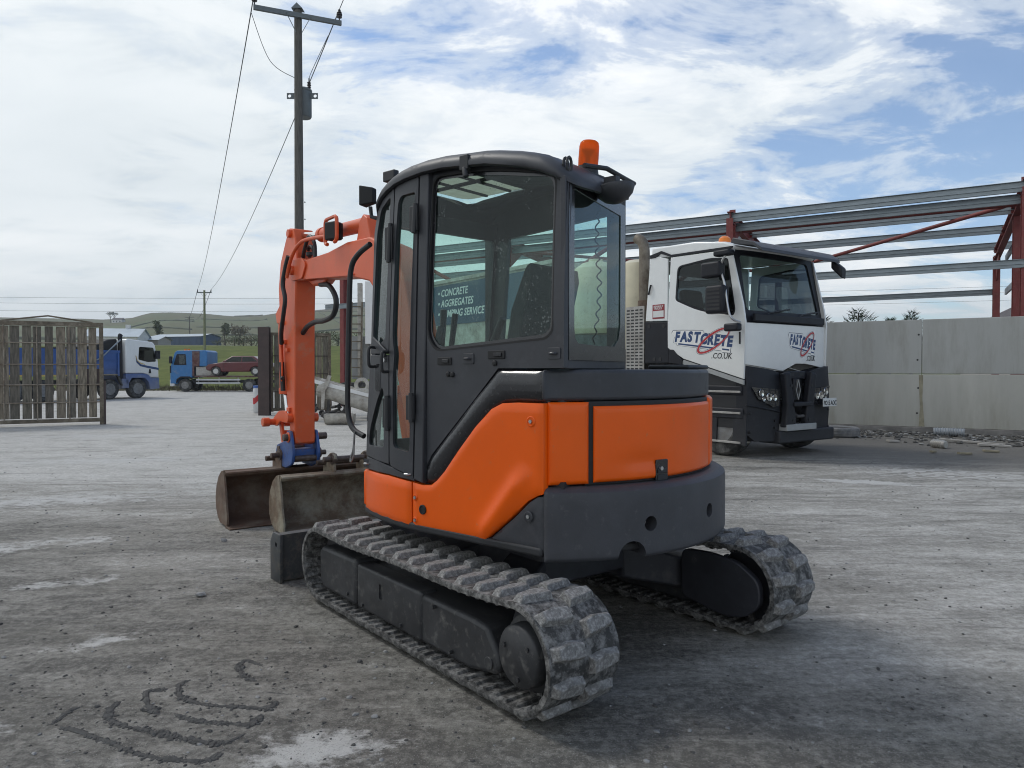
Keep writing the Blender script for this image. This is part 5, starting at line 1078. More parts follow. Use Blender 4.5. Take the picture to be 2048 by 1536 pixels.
# bumper, grille, lights
bp1 = [(.0, 1.50), (-.02, 1.54), (-.06, .95)]
BM = [(.06, .40), (.045, .92), (.045, 1.56), (.62, 1.49), (.80, 1.44), (.80, .46), (.70, .26), (.22, .28)]
def xf(u): return .13 - (.15 if u < 1.24 else .07) * (abs(u - 1.24) / 1.24) ** 5
bmp = sheet(BM, lambda u, v: (xf(u) + .03 * math.sin((v - .3) * 2.6) - .03, u, v), cut=.1, thick=.22, inward=(-1, 0, 0)).build('bumper', 'truck_black', tk, bevel=.012, seg=2)
sheet([(2.48 - a, b) for a, b in BM], lambda u, v: (xf(u) + .03 * math.sin((v - .3) * 2.6) - .03, u, v), cut=.1, thick=.22, inward=(-1, 0, 0)).build('bumper', 'truck_black', tk, bevel=.012, seg=2)
for s in (0, 1):
    f = lambda a: a if s == 0 else 2.48 - a
    P = [(f(.76), 1.42), (f(.92), 1.46), (f(1.10), .62), (f(1.06), .50), (f(.78), .50), (f(.84), .9)]
    gu = MB().prism(P if s == 0 else P[::-1], 'x', .131, .26).build('bull_guard', 'truck_black', bmp, bevel=.03, seg=3)
    for z in (.62, 1.22): MB().cyl((.262, f(.93 + (1.22 - z) * .12), z), (.268, f(.93 + (1.22 - z) * .12), z), .03, n=14).build('bolt', 'text_black', gu)
    hl = sheet([(f(.10), 1.20), (f(.74), 1.15), (f(.74), .88), (f(.56), .86), (f(.22), 1.0)], lambda u, v: (xf(u) + .028, u, v), cut=.08, thick=.004, inward=(1, 0, 0)).build('headlight', 'gloss_black', bmp)
    for yy_, zz, rr in ((.28, 1.10, .055), (.46, 1.03, .06), (.33, 1.0, .035), (.60, 1.02, .05)): MB().lathe([(rr * 1.25, 0), (rr * 1.15, .01), (rr * .4, .004), (0, .002)], (xf(f(yy_)) + .034, f(yy_), zz), (1, 0, 0), 16).build('reflector', 'chrome', hl)
    for k in range(5): MB().beam((xf(.2) + .06, f(.14 + .02 * k), 1.17 - k * .06), (.18, f(.74), 1.13 - k * .06), .006, .006).build('guard_bar', 'truck_black', hl)
    for k in range(3): MB().beam((.16, f(.32 + .15 * k), 1.18), (.16, f(.32 + .15 * k), .88), .006, .006, (1, 0, 0)).build('guard_bar', 'truck_black', hl)
    for yy_, zz in ((.10, .76), (.10, .44), (.66, .62), (.66, .5)): MB().cyl((xf(f(yy_)) - .02, f(yy_), zz), (xf(f(yy_)) + .012, f(yy_), zz), .022, n=10).build('bumper_screw', 'text_black', bmp)
MB().tube([(xf(u) + .012, u, .90 - u * .17) for u in (.02, .1, .2, .4, .6, .78)], .016, 6).build('bumper_ledge', 'truck_black', bmp, bevel=.006)
MB().bx(-.2, .16, .95, 1.53, 1.33, 1.47).build('grille_top', 'truck_black', bmp, bevel=.02)
for y in (1.03, 1.32): MB().bx(.150, .163, y, y + .13, 1.385, 1.43).build('grille_slot', 'text_black', bmp)
MB().bx(-.2, .05, .9, 1.6, .5, 1.33).build('radiator', 'text_black', bmp)
for k in range(7): MB().bx(.055, .10, .92, 1.56, .95 + k * .055, .965 + k * .055).build('grille_bar', 'truck_black', bmp)
MB().bx(.06, .17, 1.14, 1.34, .95, 1.34).build('grille_centre', 'truck_black', bmp, bevel=.02)
for a, b in (((1.24, 1.32), (1.30, 1.13)), ((1.30, 1.13), (1.24, .97)), ((1.24, .97), (1.18, 1.13)), ((1.18, 1.13), (1.24, 1.32))): MB().beam((.185, a[0], a[1]), (.185, b[0], b[1]), .018, .028, (1, 0, 0)).build('badge', 'zinc', bmp)
MB().bx(.05, .30, .98, 1.52, .86, .93).build('front_step', 'truck_black', bmp, bevel=.01); MB().bx(.0, .27, .80, 1.70, .44, .55).build('front_step', 'truck_grey', bmp, bevel=.01)
MB().tube([(.15, .95, .85), (.2, 1.2, .68), (.2, 1.5, .68)], .03, 8).build('tow_bar', 'chassis', bmp); MB().bx(-.25, .20, .70, 2.40, .22, .44).build('bumper_lower', 'truck_black', bmp, bevel=.03)
# number plate
ptm = frame_matrix((.272, 2.12, .905), (0, 1, 0), (0, 0, 1))
MB().bx(.262, .272, 1.9, 2.34, .83, .98).build('number_plate', 'plate_white', tk, bevel=.003); MB().bx(.13, .261, 1.95, 2.29, .86, .96).build('plate_bracket', 'truck_black', tk)
text('plate_lettering', 'PO15 AOC', 'text_black', tk, frame_matrix((.2735, 1.915, .855), (0, 1, 0), (0, 0, 1)), .115, squeeze=.76, bold=.002)
# steps below the door
for x0, x1, z0, z1 in ((-.98, -.08, 1.06, 1.22), (-.90, -.06, .66, .84)): MB().bx(x0, x1, .02, .42, z0, z1).build('step', 'truck_black', tk, bevel=.02)
for z in (1.10, .74, .24): MB().bx(-.80, -.10, .0, .30, z, z + .035).build('step_tread', 'alu', tk, bevel=.004)
for x in (-.72, -.12): MB().beam((x, .05, .74), (x - .02, .05, .22), .04, .26, (1, 0, 0)).build('step_hanger', 'truck_black', tk)
MB().bx(-1.05, -.02, .05, .5, .50, 1.5).build('step_well', 'text_black', tk)
MB().prism([(-1.2, 1.62), (-1.15, 1.3), (-1.0, 1.05), (-.95, 1.05), (-.98, 1.62)], 'y', .05, .5).build('wheel_arch', 'truck_black', tk)
# mirrors
for s, y in ((-1, -.22),):
    mi = MB().bx(-.60, -.22, y - .10, y + .10, 2.44, 2.92).build('mirror', 'truck_black', tk, bevel=.05, seg=3); MB().bx(-.70, -.30, y - .09, y + .09, 3.06, 3.32).build('mirror', 'truck_black', tk, bevel=.04, seg=3)
    MB().tube(smoothpts([(-.2, y - s * .18, 3.50), (-.25, y, 3.40), (-.34, y, 3.2), (-.26, y, 2.95), (-.2, y, 2.6), (-.12, y, 2.36), (-.05, y - s * .15, 2.28)]), .02, 8).build('mirror_arm', 'zinc', mi)
    for k in range(6): MB().bx(-.55, -.28, y - .103, y + .103, 2.5 + k * .065, 2.535 + k * .065).build('mirror_rib', 'text_black', mi)
    MB().bx(-.45, -.12, y - .07, y + .1, 3.40, 3.50).build('mirror_bracket', 'truck_black', mi, bevel=.03)
    MB().bx(-.22, .06, y - .08, y + .06, 2.13, 2.26).build('mirror_bracket', 'truck_black', mi, bevel=.03)
MB().taper(None, 'x', .12, .30, [(2.36, 3.36), (2.56, 3.36), (2.56, 3.52), (2.36, 3.52)], [(2.42, 3.16), (2.58, 3.14), (2.60, 3.34), (2.40, 3.38)]).build('kerb_mirror', 'truck_black', tk, bevel=.03)
MB().cyl((-.02, -.12, 2.12), (-.02, -.12, 1.92), .016, n=8).build('mirror_strap', 'text_black', tk)
# beacon, handle, exhaust
g = MB(); g.lathe([(.11, 0), (.11, .05), (.10, .10), (.05, .14), (0, .145)], (-.85, .55, 3.755), (0, 0, 1), 18); g.build('beacon', 'lamp_amber', tk)
MB().tube([(-2.10, -.02, 3.1), (-2.12, -.03, 3.02), (-2.16, -.02, 2.92)], .018, 6).build('hand_hook', 'truck_black', tk)
MB().tube(smoothpts([(-2.62, .35, 1.5), (-2.62, .35, 2.8), (-2.62, .35, 3.6), (-2.63, .35, 3.9), (-2.70, .35, 4.05), (-2.82, .35, 4.12)]), .105, 16).build('exhaust_stack', 'exhaust', tk); MB().cyl((-2.62, .35, 2.66), (-2.62, .35, 2.86), .125, n=18).build('exhaust_clamp', 'rust_steel', tk)
pf = MB().bx(-2.78, -2.30, .0, .02, 1.45, 2.72).build('perforated_guard', 'alu', tk)
for i in range(4):
    for j in range(19): MB().bx(-2.755 + i * .115, -2.675 + i * .115, -.003, .0, 1.50 + j * .063, 1.528 + j * .063).build('slot', 'text_black', pf)
# seat and driver's wheel seen through the glass
for y in (.62, 1.85): MB().prism([(-1.6, 1.9), (-1.1, 1.9), (-1.1, 2.2), (-1.45, 2.25), (-1.6, 3.0), (-1.78, 3.0), (-1.75, 2.1)], 'y', y - .25, y + .25).build('seat', 'seat_fabric', tk, bevel=.06)
MB().prism([(-.55, 1.75), (-.1, 1.75), (-.1, 2.42), (-.38, 2.5), (-.55, 2.3)], 'y', .1, 2.38).build('dashboard', 'interior', tk, bevel=.05)
g = MB(); g.tube([(-.62 + .09 * math.cos(a / 16 * 6.283), .62 + .22 * math.sin(a / 16 * 6.283), 2.45 + .20 * math.cos(a / 16 * 6.283)) for a in range(17)], .018, 6); g.build('steering_wheel', 'interior', tk)
# logo on door and front
def logo(M, s, lab, sq=1.0):
    D = Matrix.Diagonal((sq, 1, 1, 1)); M = M @ D
    def band(pts, z0, z1, name, m): MB().prism(pts, 'z', z0, z1).build(name, m, tk, M, smooth=0)
    out = [(-.02, .36), (.02, .42), (.30, .42), (.78, .41), (.80, .36), (1.12, .33), (1.38, .30), (1.36, .16), (1.44, .12), (1.42, -.02), (1.24, -.01), (1.22, .02), (.12, .12), (.11, .16), (.03, .17), (.06, .29)]
    out = [(x * s, y * s) for x, y in out]
    band([(x + (x - .7 * s) * .012, y + (.2 * s if 0 else (y - .2 * s) * .05)) for x, y in out], .0005, .0012, 'logo_outline', 'logo_outline'); band(out, .0012, .002, 'logo_ground', 'white_paint')
    el = []
    for k in range(41):
        a = k / 40 * 2 * math.pi; x = .42 * math.cos(a); y = .13 * math.sin(a); c_, s_ = math.cos(.52), math.sin(.52); el.append(((1.03 + x * c_ - y * s_) * s, (.21 + x * s_ + y * c_) * s, .0030))
    def ring(w0, z, name, m):
        P = []; Q = []
        for k in range(40):
            a = k / 40 * 2 * math.pi; wv = w0 * (.65 + .5 * abs(math.sin(a / 2 + .3)))
            for lst, e in ((P, 1), (Q, -1)):
                x = (.42 + e * wv) * math.cos(a); y = (.13 + e * wv * .8) * math.sin(a); c_, s_ = math.cos(.52), math.sin(.52); lst.append(Vector(((1.03 + x * c_ - y * s_) * s, (.21 + x * s_ + y * c_) * s, z)))
        MB().loft([P, Q], cap=False).build(name, m, tk, M, smooth=0)
    ring(.042, .0022, 'logo_outline', 'logo_outline'); ring(.034, .0026, 'logo_ground', 'white_paint')
    words = 'FASTCRETE'; x = .06
    for i, ch in enumerate(words):
        hgt = .27; y = .20 - .012 * max(0, i - 2)
        adv = {'F': .145, 'A': .17, 'S': .15, 'T': .15, 'C': .165, 'R': .155, 'E': .135}[ch] * 1.05
        text('logo_letter', ch, 'navy', tk, M @ Matrix.Translation((x * s, y * s - .02 * s * (i > 3), .0034)), hgt * s, shear=.22, bold=.016 * s, depth=.0004, squeeze=.86); x += adv
    band([(a * s, b * s) for a, b in ((.16, .165), (1.02, .085), (1.02, .055), (.15, .135))], .0030, .0036, 'logo_bar', 'navy'); band([(a * s, b * s) for a, b in ((1.24, .065), (1.40, .05), (1.40, .02), (1.24, .035))], .0030, .0036, 'logo_bar', 'navy')
    ring(.024, .0042, 'logo_swoosh', 'logo_red')
    text('logo_letter', '.CO.UK', 'text_black', tk, M @ Matrix.Translation((.98 * s, -.13 * s, .0012)), .15 * s, shear=.2, bold=.002 * s, depth=.0004, squeeze=.95)
logo(frame_matrix((-1.58, -.0005, 1.835), (1, 0, -.03), (.0, 0, 1)), .90, 'door')
logo(frame_matrix((.0135, 1.22, 1.77), (0, 1, 0), (0, 0, 1)), .88, 'front', .64)
MB().bx(-2.08, -1.78, .002, .007, 2.45, 2.72).build('service_sticker', 'label_red', tk, bevel=.002); MB().bx(-2.06, -1.80, -.0005, .003, 2.48, 2.60).build('sticker_panel', 'plate_white', tk)
for k, s_ in enumerate(('RENAULT', 'TRUCKS')): text('sticker_lettering', s_, 'plate_white', tk, frame_matrix((-2.05, .0012, 2.665 - k * .04), (1, 0, 0), (0, 0, 1)), .052, bold=.001, depth=.0005, squeeze=1.05)
# tanks, hopper body with its banner
g = MB(); g.lathe([(0, 2.25), (.46, 2.27), (.50, 2.34), (.50, 3.55), (.46, 3.68), (.30, 3.80), (.16, 3.84), (.15, 3.89), (0, 3.89)], (-4.25, .55, 0), (0, 0, 1), 32); g.build('water_tank', 'cream_tank', tk)
g = MB(); g.lathe([(0, 1.9), (.46, 1.92), (.50, 2.0), (.50, 3.55), (.46, 3.66), (.30, 3.74), (0, 3.76)], (-3.12, .78, 0), (0, 0, 1), 32); g.build('water_tank', 'cream_tank', tk)
MB().bx(-4.9, -2.5, .1, 2.4, 1.1, 1.9).build('tank_deck', 'chassis', tk, bevel=.02)
hb = MB().prism([(.02, 2.0), (.02, 3.92), (2.46, 3.92), (2.46, 2.0), (1.8, 1.2), (.7, 1.2)], 'x', -11.2, -5.0).build('hopper', 'pale_steel', tk, bevel=.02)
MB().bx(-11.1, -5.1, -.012, .018, 2.72, 3.80).build('banner', 'sign_blue', hb)
MB().bx(-11.22, -4.98, -.03, .06, 3.86, 3.95).build('hopper_rim', 'pale_steel', hb)
for k, s_ in enumerate(('\u2022 CONCRETE', '\u2022 AGGREGATES', '\u2022 PUMPING SERVICE')):
    text('banner_lettering', s_, 'white_paint', hb, frame_matrix((-10.05, -.0135, 3.50 - k * .285), (1, 0, 0), (0, 0, 1)), .27, shear=.2, bold=.004, depth=.001, squeeze=.96)
for k in range(2): text('banner_lettering', 'E', 'white_paint', hb, frame_matrix((-10.62 + k * .12, -.0135, 3.50 - k * .285), (1, 0, 0), (0, 0, 1)), .27, shear=.2, bold=.004, depth=.001)
for x in (-5.2, -6.7, -8.2, -9.7, -11.1): MB().prism([(.72, 1.2), (.03, 2.0), (.0, 2.0), (.69, 1.17)], 'x', x - .03, x + .03).build('hopper_rib', 'pale_steel', hb)
# ================================================================== BLUE AND WHITE TIPPER LORRY (heading away)
tp = empty('tipper_lorry', (at(244, 39.0), 39.0, 0), R(66)); tag(tp, 'blue and white eight-wheel tipper lorry behind the pallet gate', 'truck')
# local: x forward, y left; the right side (y = -1.25) faces the yard; origin under the first axle
for x in (0, -1.62, -5.0, -6.35): wheel(tp, x, -1.05, .52, .34, -1); wheel(tp, x, 1.05, .52, .34, 1)
MB().bx(-7.2, 1.2, -.45, .45, .75, 1.0).build('chassis', 'chassis', tp)
cabp = [(-.75, 1.32), (-.75, 2.95), (-.65, 3.12), (.9, 3.0), (1.05, 2.85), (1.25, 1.9), (1.28, 1.1), (.75, 1.1), (.62, 1.25), (.3, 1.32)]
cb = MB().prism(cabp, 'y', -1.25, 1.25).build('cab', 'truck_white', tp, bevel=.06, seg=3)
MB().prism([(-.75, .75), (-.75, 1.31), (.3, 1.31), (.62, 1.24), (.75, 1.09), (1.28, 1.09), (1.30, .5), (.72, .45), (.62, .85), (.4, 1.08), (-.4, 1.08), (-.6, .75)], 'y', -1.26, 1.26).build('lower_cab', 'tipper_blue', tp, bevel=.02)
for s in (-1, 1):
    f = s * 1.256
    W = rpoly([(.0, 2.05), (.05, 2.72), (.92, 2.70), (1.08, 1.95), (.55, 1.93)], .08)
    sheet(W, lambda u, v: (u, f, v), thick=.006, inward=(0, s, 0)).build('cab_window', 'dark_glass', cb)
    sheet([(-.15, 2.2), (-.05, 1.95), (.15, 1.80), (.6, 1.72), (1.25, 1.62), (1.26, 1.50), (.6, 1.60), (.1, 1.70), (-.12, 1.90)], lambda u, v: (u, f + s * .002, v), thick=.004, inward=(0, s, 0)).build('stripe', 'navy', cb)
    sheet([(-.18, 2.25), (-.08, 1.98), (.12, 1.84), (.4, 1.78), (.4, 1.81), (.14, 1.88), (-.05, 2.0), (-.14, 2.25)], lambda u, v: (u, f + s * .004, v), thick=.004, inward=(0, s, 0)).build('stripe', 'stripe_gold', cb)
    MB().bx(1.0, 1.28, s * 1.30 - .08, s * 1.30 + .08, 2.1, 2.55).build('mirror', 'truck_black', cb, bevel=.03)
    MB().prism([(.62, 1.32), (.78, 1.32), (.74, 1.55), (.66, 1.55)], 'y', f - .01, f + .01).build('vent', 'truck_black', cb)
    MB().bx(-.98, -.55, s * 1.2 - .06, s * 1.2 + .06, .55, 1.05).build('fuel_tank', 'tipper_blue', tp, bevel=.04)
    MB().prism([(-2.32, .9), (-2.2, 1.25), (-1.2, 1.25), (-.95, .7), (-1.02, .7), (-1.28, 1.18), (-2.12, 1.18), (-2.25, .9)], 'y', s * 1.25 - .06, s * 1.25 + .06).build('mudguard', 'chassis', tp)
ws = MB(); ws.add([(1.262, -1.1, 1.95), (1.262, 1.1, 1.95), (1.075, 1.1, 2.84), (1.075, -1.1, 2.84)], [(0, 1, 2, 3)]); ws.build('windscreen', 'dark_glass', cb)
MB().tube(smoothpts([(-.95, -1.1, .9), (-.95, -1.1, 2.6), (-.95, -1.1, 3.2), (-.9, -1.1, 3.32)]), .11, 12).build('exhaust_stack', 'truck_black', tp)
body = MB().prism([(-1.2, 1.22), (-1.25, 1.7), (-1.25, 2.45), (1.25, 2.45), (1.25, 1.7), (1.2, 1.22)], 'x', -7.4, -1.15).build('tipping_body', 'tipper_blue', tp, bevel=.03)
MB().bx(-7.45, -1.1, -1.30, -1.22, 2.38, 2.5).build('body_rail', 'tipper_blue', body); MB().bx(-7.4, -1.2, -1.29, -1.24, 1.2, 1.27).build('reflective_tape', 'stripe_gold', body)
for x in (-1.2, -2.6, -4.1, -5.6, -7.2): MB().bx(x - .05, x + .05, -1.31, -1.24, 1.2, 2.4).build('body_rib', 'tipper_blue', body)
for z in (1.55, 2.0): MB().bx(-7.3, -1.2, -1.285, -1.25, z - .02, z + .02).build('body_rib', 'tipper_blue', body)
MB().prism([(-1.1, 2.46), (-1.1, 3.1), (-1.6, 3.05), (-2.4, 2.7), (-3.6, 2.62), (-7.2, 2.46)], 'y', -1.1, 1.1).build('rolled_sheet', 'rubber_black', tp, bevel=.06)
MB().tube([(-1.1, -1.33, 3.05), (-2.2, -1.33, 2.1), (-3.0, -1.33, 1.75)], .035, 8).build('sheet_arm', 'galv', tp)
# ================================================================== BLUE FLATBED RECOVERY LORRY WITH A CAR ON IT
fb = empty('recovery_lorry', (at(382, 51.5), 51.5, 0), R(183)); tag(fb, 'small blue recovery lorry with a rusty flat deck at the field edge', 'truck')
# local: x forward (to the left of the view), y = +1.1 side faces the yard
for x in (0, -4.35): wheel(fb, x, .95, .45, .28, 1); wheel(fb, x, -.95, .45, .28, -1)
MB().bx(-6.6, .9, -.4, .4, .6, .8).build('chassis', 'chassis', fb)
cp = [(-1.5, 1.75), (-1.5, 2.78), (-1.35, 2.88), (.55, 2.84), (.70, 2.72), (1.0, 1.75), (1.02, .55), (.55, .55), (.45, .95), (-.45, .95), (-.5, 1.1), (-.5, 1.75)]
cb = MB().prism(cp, 'y', -1.05, 1.05).build('cab', 'recovery_blue', fb, bevel=.05, seg=3)
MB().prism([(-.62, 1.1), (-.5, 1.1), (-.5, 2.8), (-1.0, 2.8), (-.98, 1.75), (-.62, 1.75)], 'y', .98, 1.075).build('cab_side_panel', 'deck_maroon', cb)
sheet(rpoly([(-.1, 1.85), (-.05, 2.6), (.55, 2.6), (.78, 1.85)], .05), lambda u, v: (u, 1.056, v), thick=.006, inward=(0, 1, 0)).build('cab_window', 'truck_black', cb)
sheet(rpoly([(-.02, 1.92), (.02, 2.53), (.40, 2.53), (.40, 1.92)], .03), lambda u, v: (u, 1.064, v), thick=.002, inward=(0, 1, 0)).build('cab_window_pane', 'lamp_glass', cb)
sheet([(.93, 1.8), (1.03, 1.8), (1.03, 1.3), (.93, 1.3)], lambda u, v: (u, 1.058, v), thick=.004, inward=(0, 1, 0)).build('door_trim', 'truck_black', cb)
w_ = MB(); w_.add([(.99, -.95, 1.8), (.99, .95, 1.8), (.715, .95, 2.7), (.715, -.95, 2.7)], [(0, 1, 2, 3)]); w_.build('windscreen', 'dark_glass', cb)
MB().bx(.72, 1.05, -1.04, 1.04, .38, .85).build('front_bumper', 'barrel_white', fb, bevel=.04)
MB().tube([(-.62, 1.0, .62), (-.52, 1.06, .85), (-.3, 1.06, 1.0), (.3, 1.06, 1.0), (.52, 1.06, .85), (.6, 1.0, .62)], .06, 8).build('wheel_arch', 'truck_black', fb)
for y in (-1.25, 1.25): MB().bx(.80, .98, y - .1, y + .1, 1.95, 2.45).build('mirror', 'truck_black', fb, bevel=.04)
MB().cyl((.3, .2, 2.86), (.3, .2, 2.99), .09, n=12).build('beacon', 'lamp_amber', fb); MB().cyl((.05, .2, 2.86), (.05, .2, 2.99), .09, n=12).build('beacon', 'lamp_amber', fb)
MB().bx(-6.8, -.65, -1.1, 1.1, 1.0, 1.10).build('deck', 'deck_maroon', fb, bevel=.01); MB().bx(-2.1, -.7, -1.0, 1.0, 1.1, 1.72).build('headboard', 'alu', fb, bevel=.03)
for z in (.55, .78): MB().bx(-3.75, -.75, 1.06, 1.10, z, z + .10).build('side_guard', 'barrel_white', fb)
for x in (-.9, -2.3, -3.6): MB().bx(x - .03, x + .03, 1.03, 1.06, .5, 1.0).build('guard_bracket', 'alu', fb)
car = empty('parked_car', (at(479, 51.3), 51.3, 1.1), R(183)); tag(car, 'maroon saloon car carried on the recovery lorry deck', 'car')
lower = [(1.65, .35), (1.98, .38), (2.05, .62), (1.85, .80), (.95, .93), (-1.6, .97), (-2.2, .92), (-2.3, .6), (-2.2, .35), (-1.75, .32), (-1.65, .55), (-1.35, .66), (-1.05, .55), (-.95, .28), (1.0, .28), (1.08, .55), (1.35, .66), (1.6, .55)]
cbd = MB().prism(lower, 'y', -.86, .86).build('body', 'maroon', car, bevel=.07, seg=3)
MB().taper(None, 'z', .90, 1.37, [(1.05, -.80), (1.05, .80), (-1.85, .80), (-1.85, -.80)], [(.30, -.60), (.30, .60), (-1.15, .60), (-1.15, -.60)]).build('roof', 'maroon', car, bevel=.06, seg=3)
for s in (-1, 1):
    for P in ([(.80, .97), (.30, 1.30), (-.35, 1.32), (-.35, .98)], [(-.42, .98), (-.42, 1.32), (-1.05, 1.30), (-1.45, 1.0)]):
        sheet(P, lambda u, v: (u, s * (.812 - (v - .9) * .425), v), thick=.004, inward=(0, s, 0)).build('side_window', 'dark_glass', car)
    MB().bx(.62, .80, s * .92 - .08, s * .92 + .08, .93, 1.05).build('mirror', 'maroon', car, bevel=.03)
    for x in (-.38, .82): MB().bx(x - .006, x + .006, s * .858, s * .866, .36, .94).build('door_seam', 'text_black', car)
    for x in (1.33, -1.35): wheel(car, x, s * .78, .32, .22, s, 'zinc')
# ================================================================== GATES AND POSTS
gl = Vector((-13.27, 18.9, 0)); gr = Vector((-11.2, 20.0, 0)); gd = (gr - gl).normalized()
gt = empty('pallet_gate', gr, math.atan2(gd.y, gd.x)); tag(gt, 'weathered wooden plank gate leaf in a rusty steel frame', 'gate')
GW = 4.6
MB().bx(-GW, .0, -.05, .05, 2.66, 2.78).build('top_rail', 'gate_steel', gt, bevel=.01); MB().bx(-GW, .0, -.05, .05, .08, .18).build('bottom_rail', 'gate_steel', gt, bevel=.01)
MB().bx(-.10, .0, -.051, .051, .0, 2.77).build('stile', 'gate_steel', gt, bevel=.01); MB().bx(.002, .05, -.03, .03, -.01, 1.2).build('drop_bolt', 'post_brown', gt, bevel=.005)
for k in range(17):
    x = -.26 - k * .252 + random.uniform(-.02, .02); w2 = .100 + random.uniform(-.012, .010); z1 = 2.655 - random.random() * .015
    p = MB(); t_ = random.uniform(-.012, .012); p.add([(x - w2, .01, .2), (x + w2, .01, .2), (x + w2 + t_, .01, z1), (x - w2 + t_, .01, z1 - random.uniform(0, .02)), (x - w2, .035, .2), (x + w2, .035, .2), (x + w2 + t_, .035, z1), (x - w2 + t_, .035, z1)], [(3, 2, 1, 0), (4, 5, 6, 7), (0, 1, 5, 4), (1, 2, 6, 5), (2, 3, 7, 6), (3, 0, 4, 7)])
    p.build('plank', 'plank%d' % random.randrange(4), gt, smooth=0)
for k, z in enumerate((.62, 1.10, 1.64, 2.21)): MB().cyl((-GW, -.02, z), (-.08, -.02, z), .017, n=8).build('cross_bar', 'rebar', gt)
for x in (-.80, -1.53, -2.26, -3.0, -3.75): MB().cyl((x, -.045, .15), (x, -.045, 2.68), .015, n=8).build('upright_bar', 'rebar', gt)
MB().bx(-.46, -.0, .036, .05, 1.05, 1.52).build('patch_plate', 'post_brown', gt)
MB().tube([(-2.3, 0, 2.78), (-1.28, 0, 2.93), (-.25, 0, 2.78)], .022, 6).build('top_truss', 'gate_steel', gt)
# further gate with its posts
def hpost(name, px, Y, w_, h_, m, label):
    x = at(px, Y); r = empty(name, (x, Y, 0)); tag(r, label, 'post')
    MB().bx(-w_ / 2, w_ / 2, -.10, -.075, 0, h_).build('flange', m, r); MB().bx(-w_ / 2, w_ / 2, .075, .10, 0, h_).build('flange', m, r); MB().bx(-.012, .012, -.074, .074, 0, h_ - .002).build('web', m, r); return r
hpost('gate_post', 529, 24.0, .36, 2.9, 'post_brown', 'tall dark brown steel gate post beside the white barrel')
hpost('gate_post', 654, 25.6, .12, 2.42, 'post_brown', 'short brown steel post right of the orange arm')
g2 = empty('plank_gate', (at(541, 24.3), 24.3, 0), math.atan2(.6, 1.9)); tag(g2, 'dark plank gate leaf behind the orange excavator arm', 'gate')
MB().bx(0, 1.95, -.04, .04, 2.64, 2.74).build('top_rail', 'gate_steel', g2); MB().bx(0, 1.95, -.04, .04, .12, .22).build('bottom_rail', 'gate_steel', g2)
for x in (0, 1.87): MB().bx(x, x + .09, -.041, .041, .1, 2.74).build('stile', 'gate_steel', g2)
for k in range(9): MB().bx(.12 + k * .195, .295 + k * .195, .0, .03, .2, 2.64).build('plank', 'plank%d' % (k % 4), g2)
for z in (.75, 1.35, 1.95): MB().bx(.09, 1.87, -.03, -.01, z, z + .03).build('cross_bar', 'post_brown', g2)
br = empty('plastic_barrel', (at(519, 25.4), 25.4, 0)); tag(br, 'white plastic barrel with a blue lid beside the brown gate post', 'barrel')
MB().lathe([(0, 0), (.20, .01), (.22, .06), (.22, .82), (.19, .88), (0, .88)], (0, 0, 0), (0, 0, 1), 24).build('body', 'barrel_white', br); MB().lathe([(0, .875), (.215, .875), (.215, .95), (0, .955)], (0, 0, 0), (0, 0, 1), 24).build('lid', 'lid_blue', br)
rings = [[Vector((.223 * math.sin(a), -.223 * math.cos(a), z + .10 * math.sin(a * 2.2))) for a in [(-1.3 + k * .13) for k in range(16)]] for z in (.40, .62)]
MB().loft(rings, closed=False).build('print', 'logo_red', br)
# ================================================================== MIXER AUGER, PLANT FRAME, TROUGH behind the excavator
ag = empty('mixing_auger', (at(690, 21.5), 21.5, 0)); tag(ag, 'dirty white mixing auger chute propped beside the cab', 'machine')
MB().cyl((-.75, 0, .98), (1.0, 0, .42), .27, n=20).build('tube', 'pale_steel', ag, bevel=.01); MB().beam((-1.0, -.22, 1.20), (1.0, -.22, .68), .06, .10).build('side_rail', 'white_paint', ag)
MB().beam((-1.0, .22, 1.26), (1.0, .22, .72), .06, .10).build('side_rail', 'pale_steel', ag); MB().prism([(-.62, .35), (-.54, .35), (-.50, .9), (-.40, 1.05), (-.32, 1.32), (-.42, 1.34), (-.50, 1.14), (-.74, 1.02), (-.76, .9), (-.62, .85)], 'y', -.34, -.30).build('support_bracket', 'pale_steel', ag)
MB().lathe([(.12, -.05), (.22, -.05), (.22, .05), (.12, .05), (.12, -.05)], (.52, -.1, 1.05), (0, 1, 0), 20, cap=False).build('pulley', 'pale_steel', ag); MB().bx(.25, 1.2, -.2, .4, .72, .95).build('gearbox', 'pale_steel', ag, bevel=.05)
for x in (-.5, .1, .7): MB().beam((x, -.1, .0), (x + .05, -.1, .62), .07, .07, (0, 1, 0)).build('prop', 'chassis', ag)
g = MB()
for _ in range(14):
    a = Vector((random.uniform(-.7, .2), random.uniform(-.2, .5), random.uniform(.05, .5))); g.cyl(a, a + Vector((random.uniform(-.4, .4), random.uniform(-.2, .2), random.uniform(-.05, .2))), random.uniform(.03, .12), n=8)
tag(g.build('scrap_metal', 'chassis', None, Matrix.Translation((at(676, 21.8), 21.8, 0))), 'tangle of dark scrap metal under the mixing auger', 'scrap', kind='stuff')
pf = empty('plant_frame', (at(724, 22.8), 22.8, 0)); tag(pf, 'rusty white plant frame with a ladder left of the cab', 'frame')
for x, y in ((-.05, 0), (.35, 0)): MB().bx(x - .07, x + .07, y - .07, y + .07, 1.1, 4.2).build('post', 'pale_steel', pf, bevel=.01)
MB().bx(.12, .42, -.1, .2, 2.3, 4.25).build('panel', 'white_paint', pf, bevel=.01); MB().bx(-.35, .3, .12, .16, 1.2, 2.55).build('panel', 'truck_grey', pf); MB().bx(-.6, .7, -.2, .5, .95, 1.1).build('platform', 'chassis', pf)
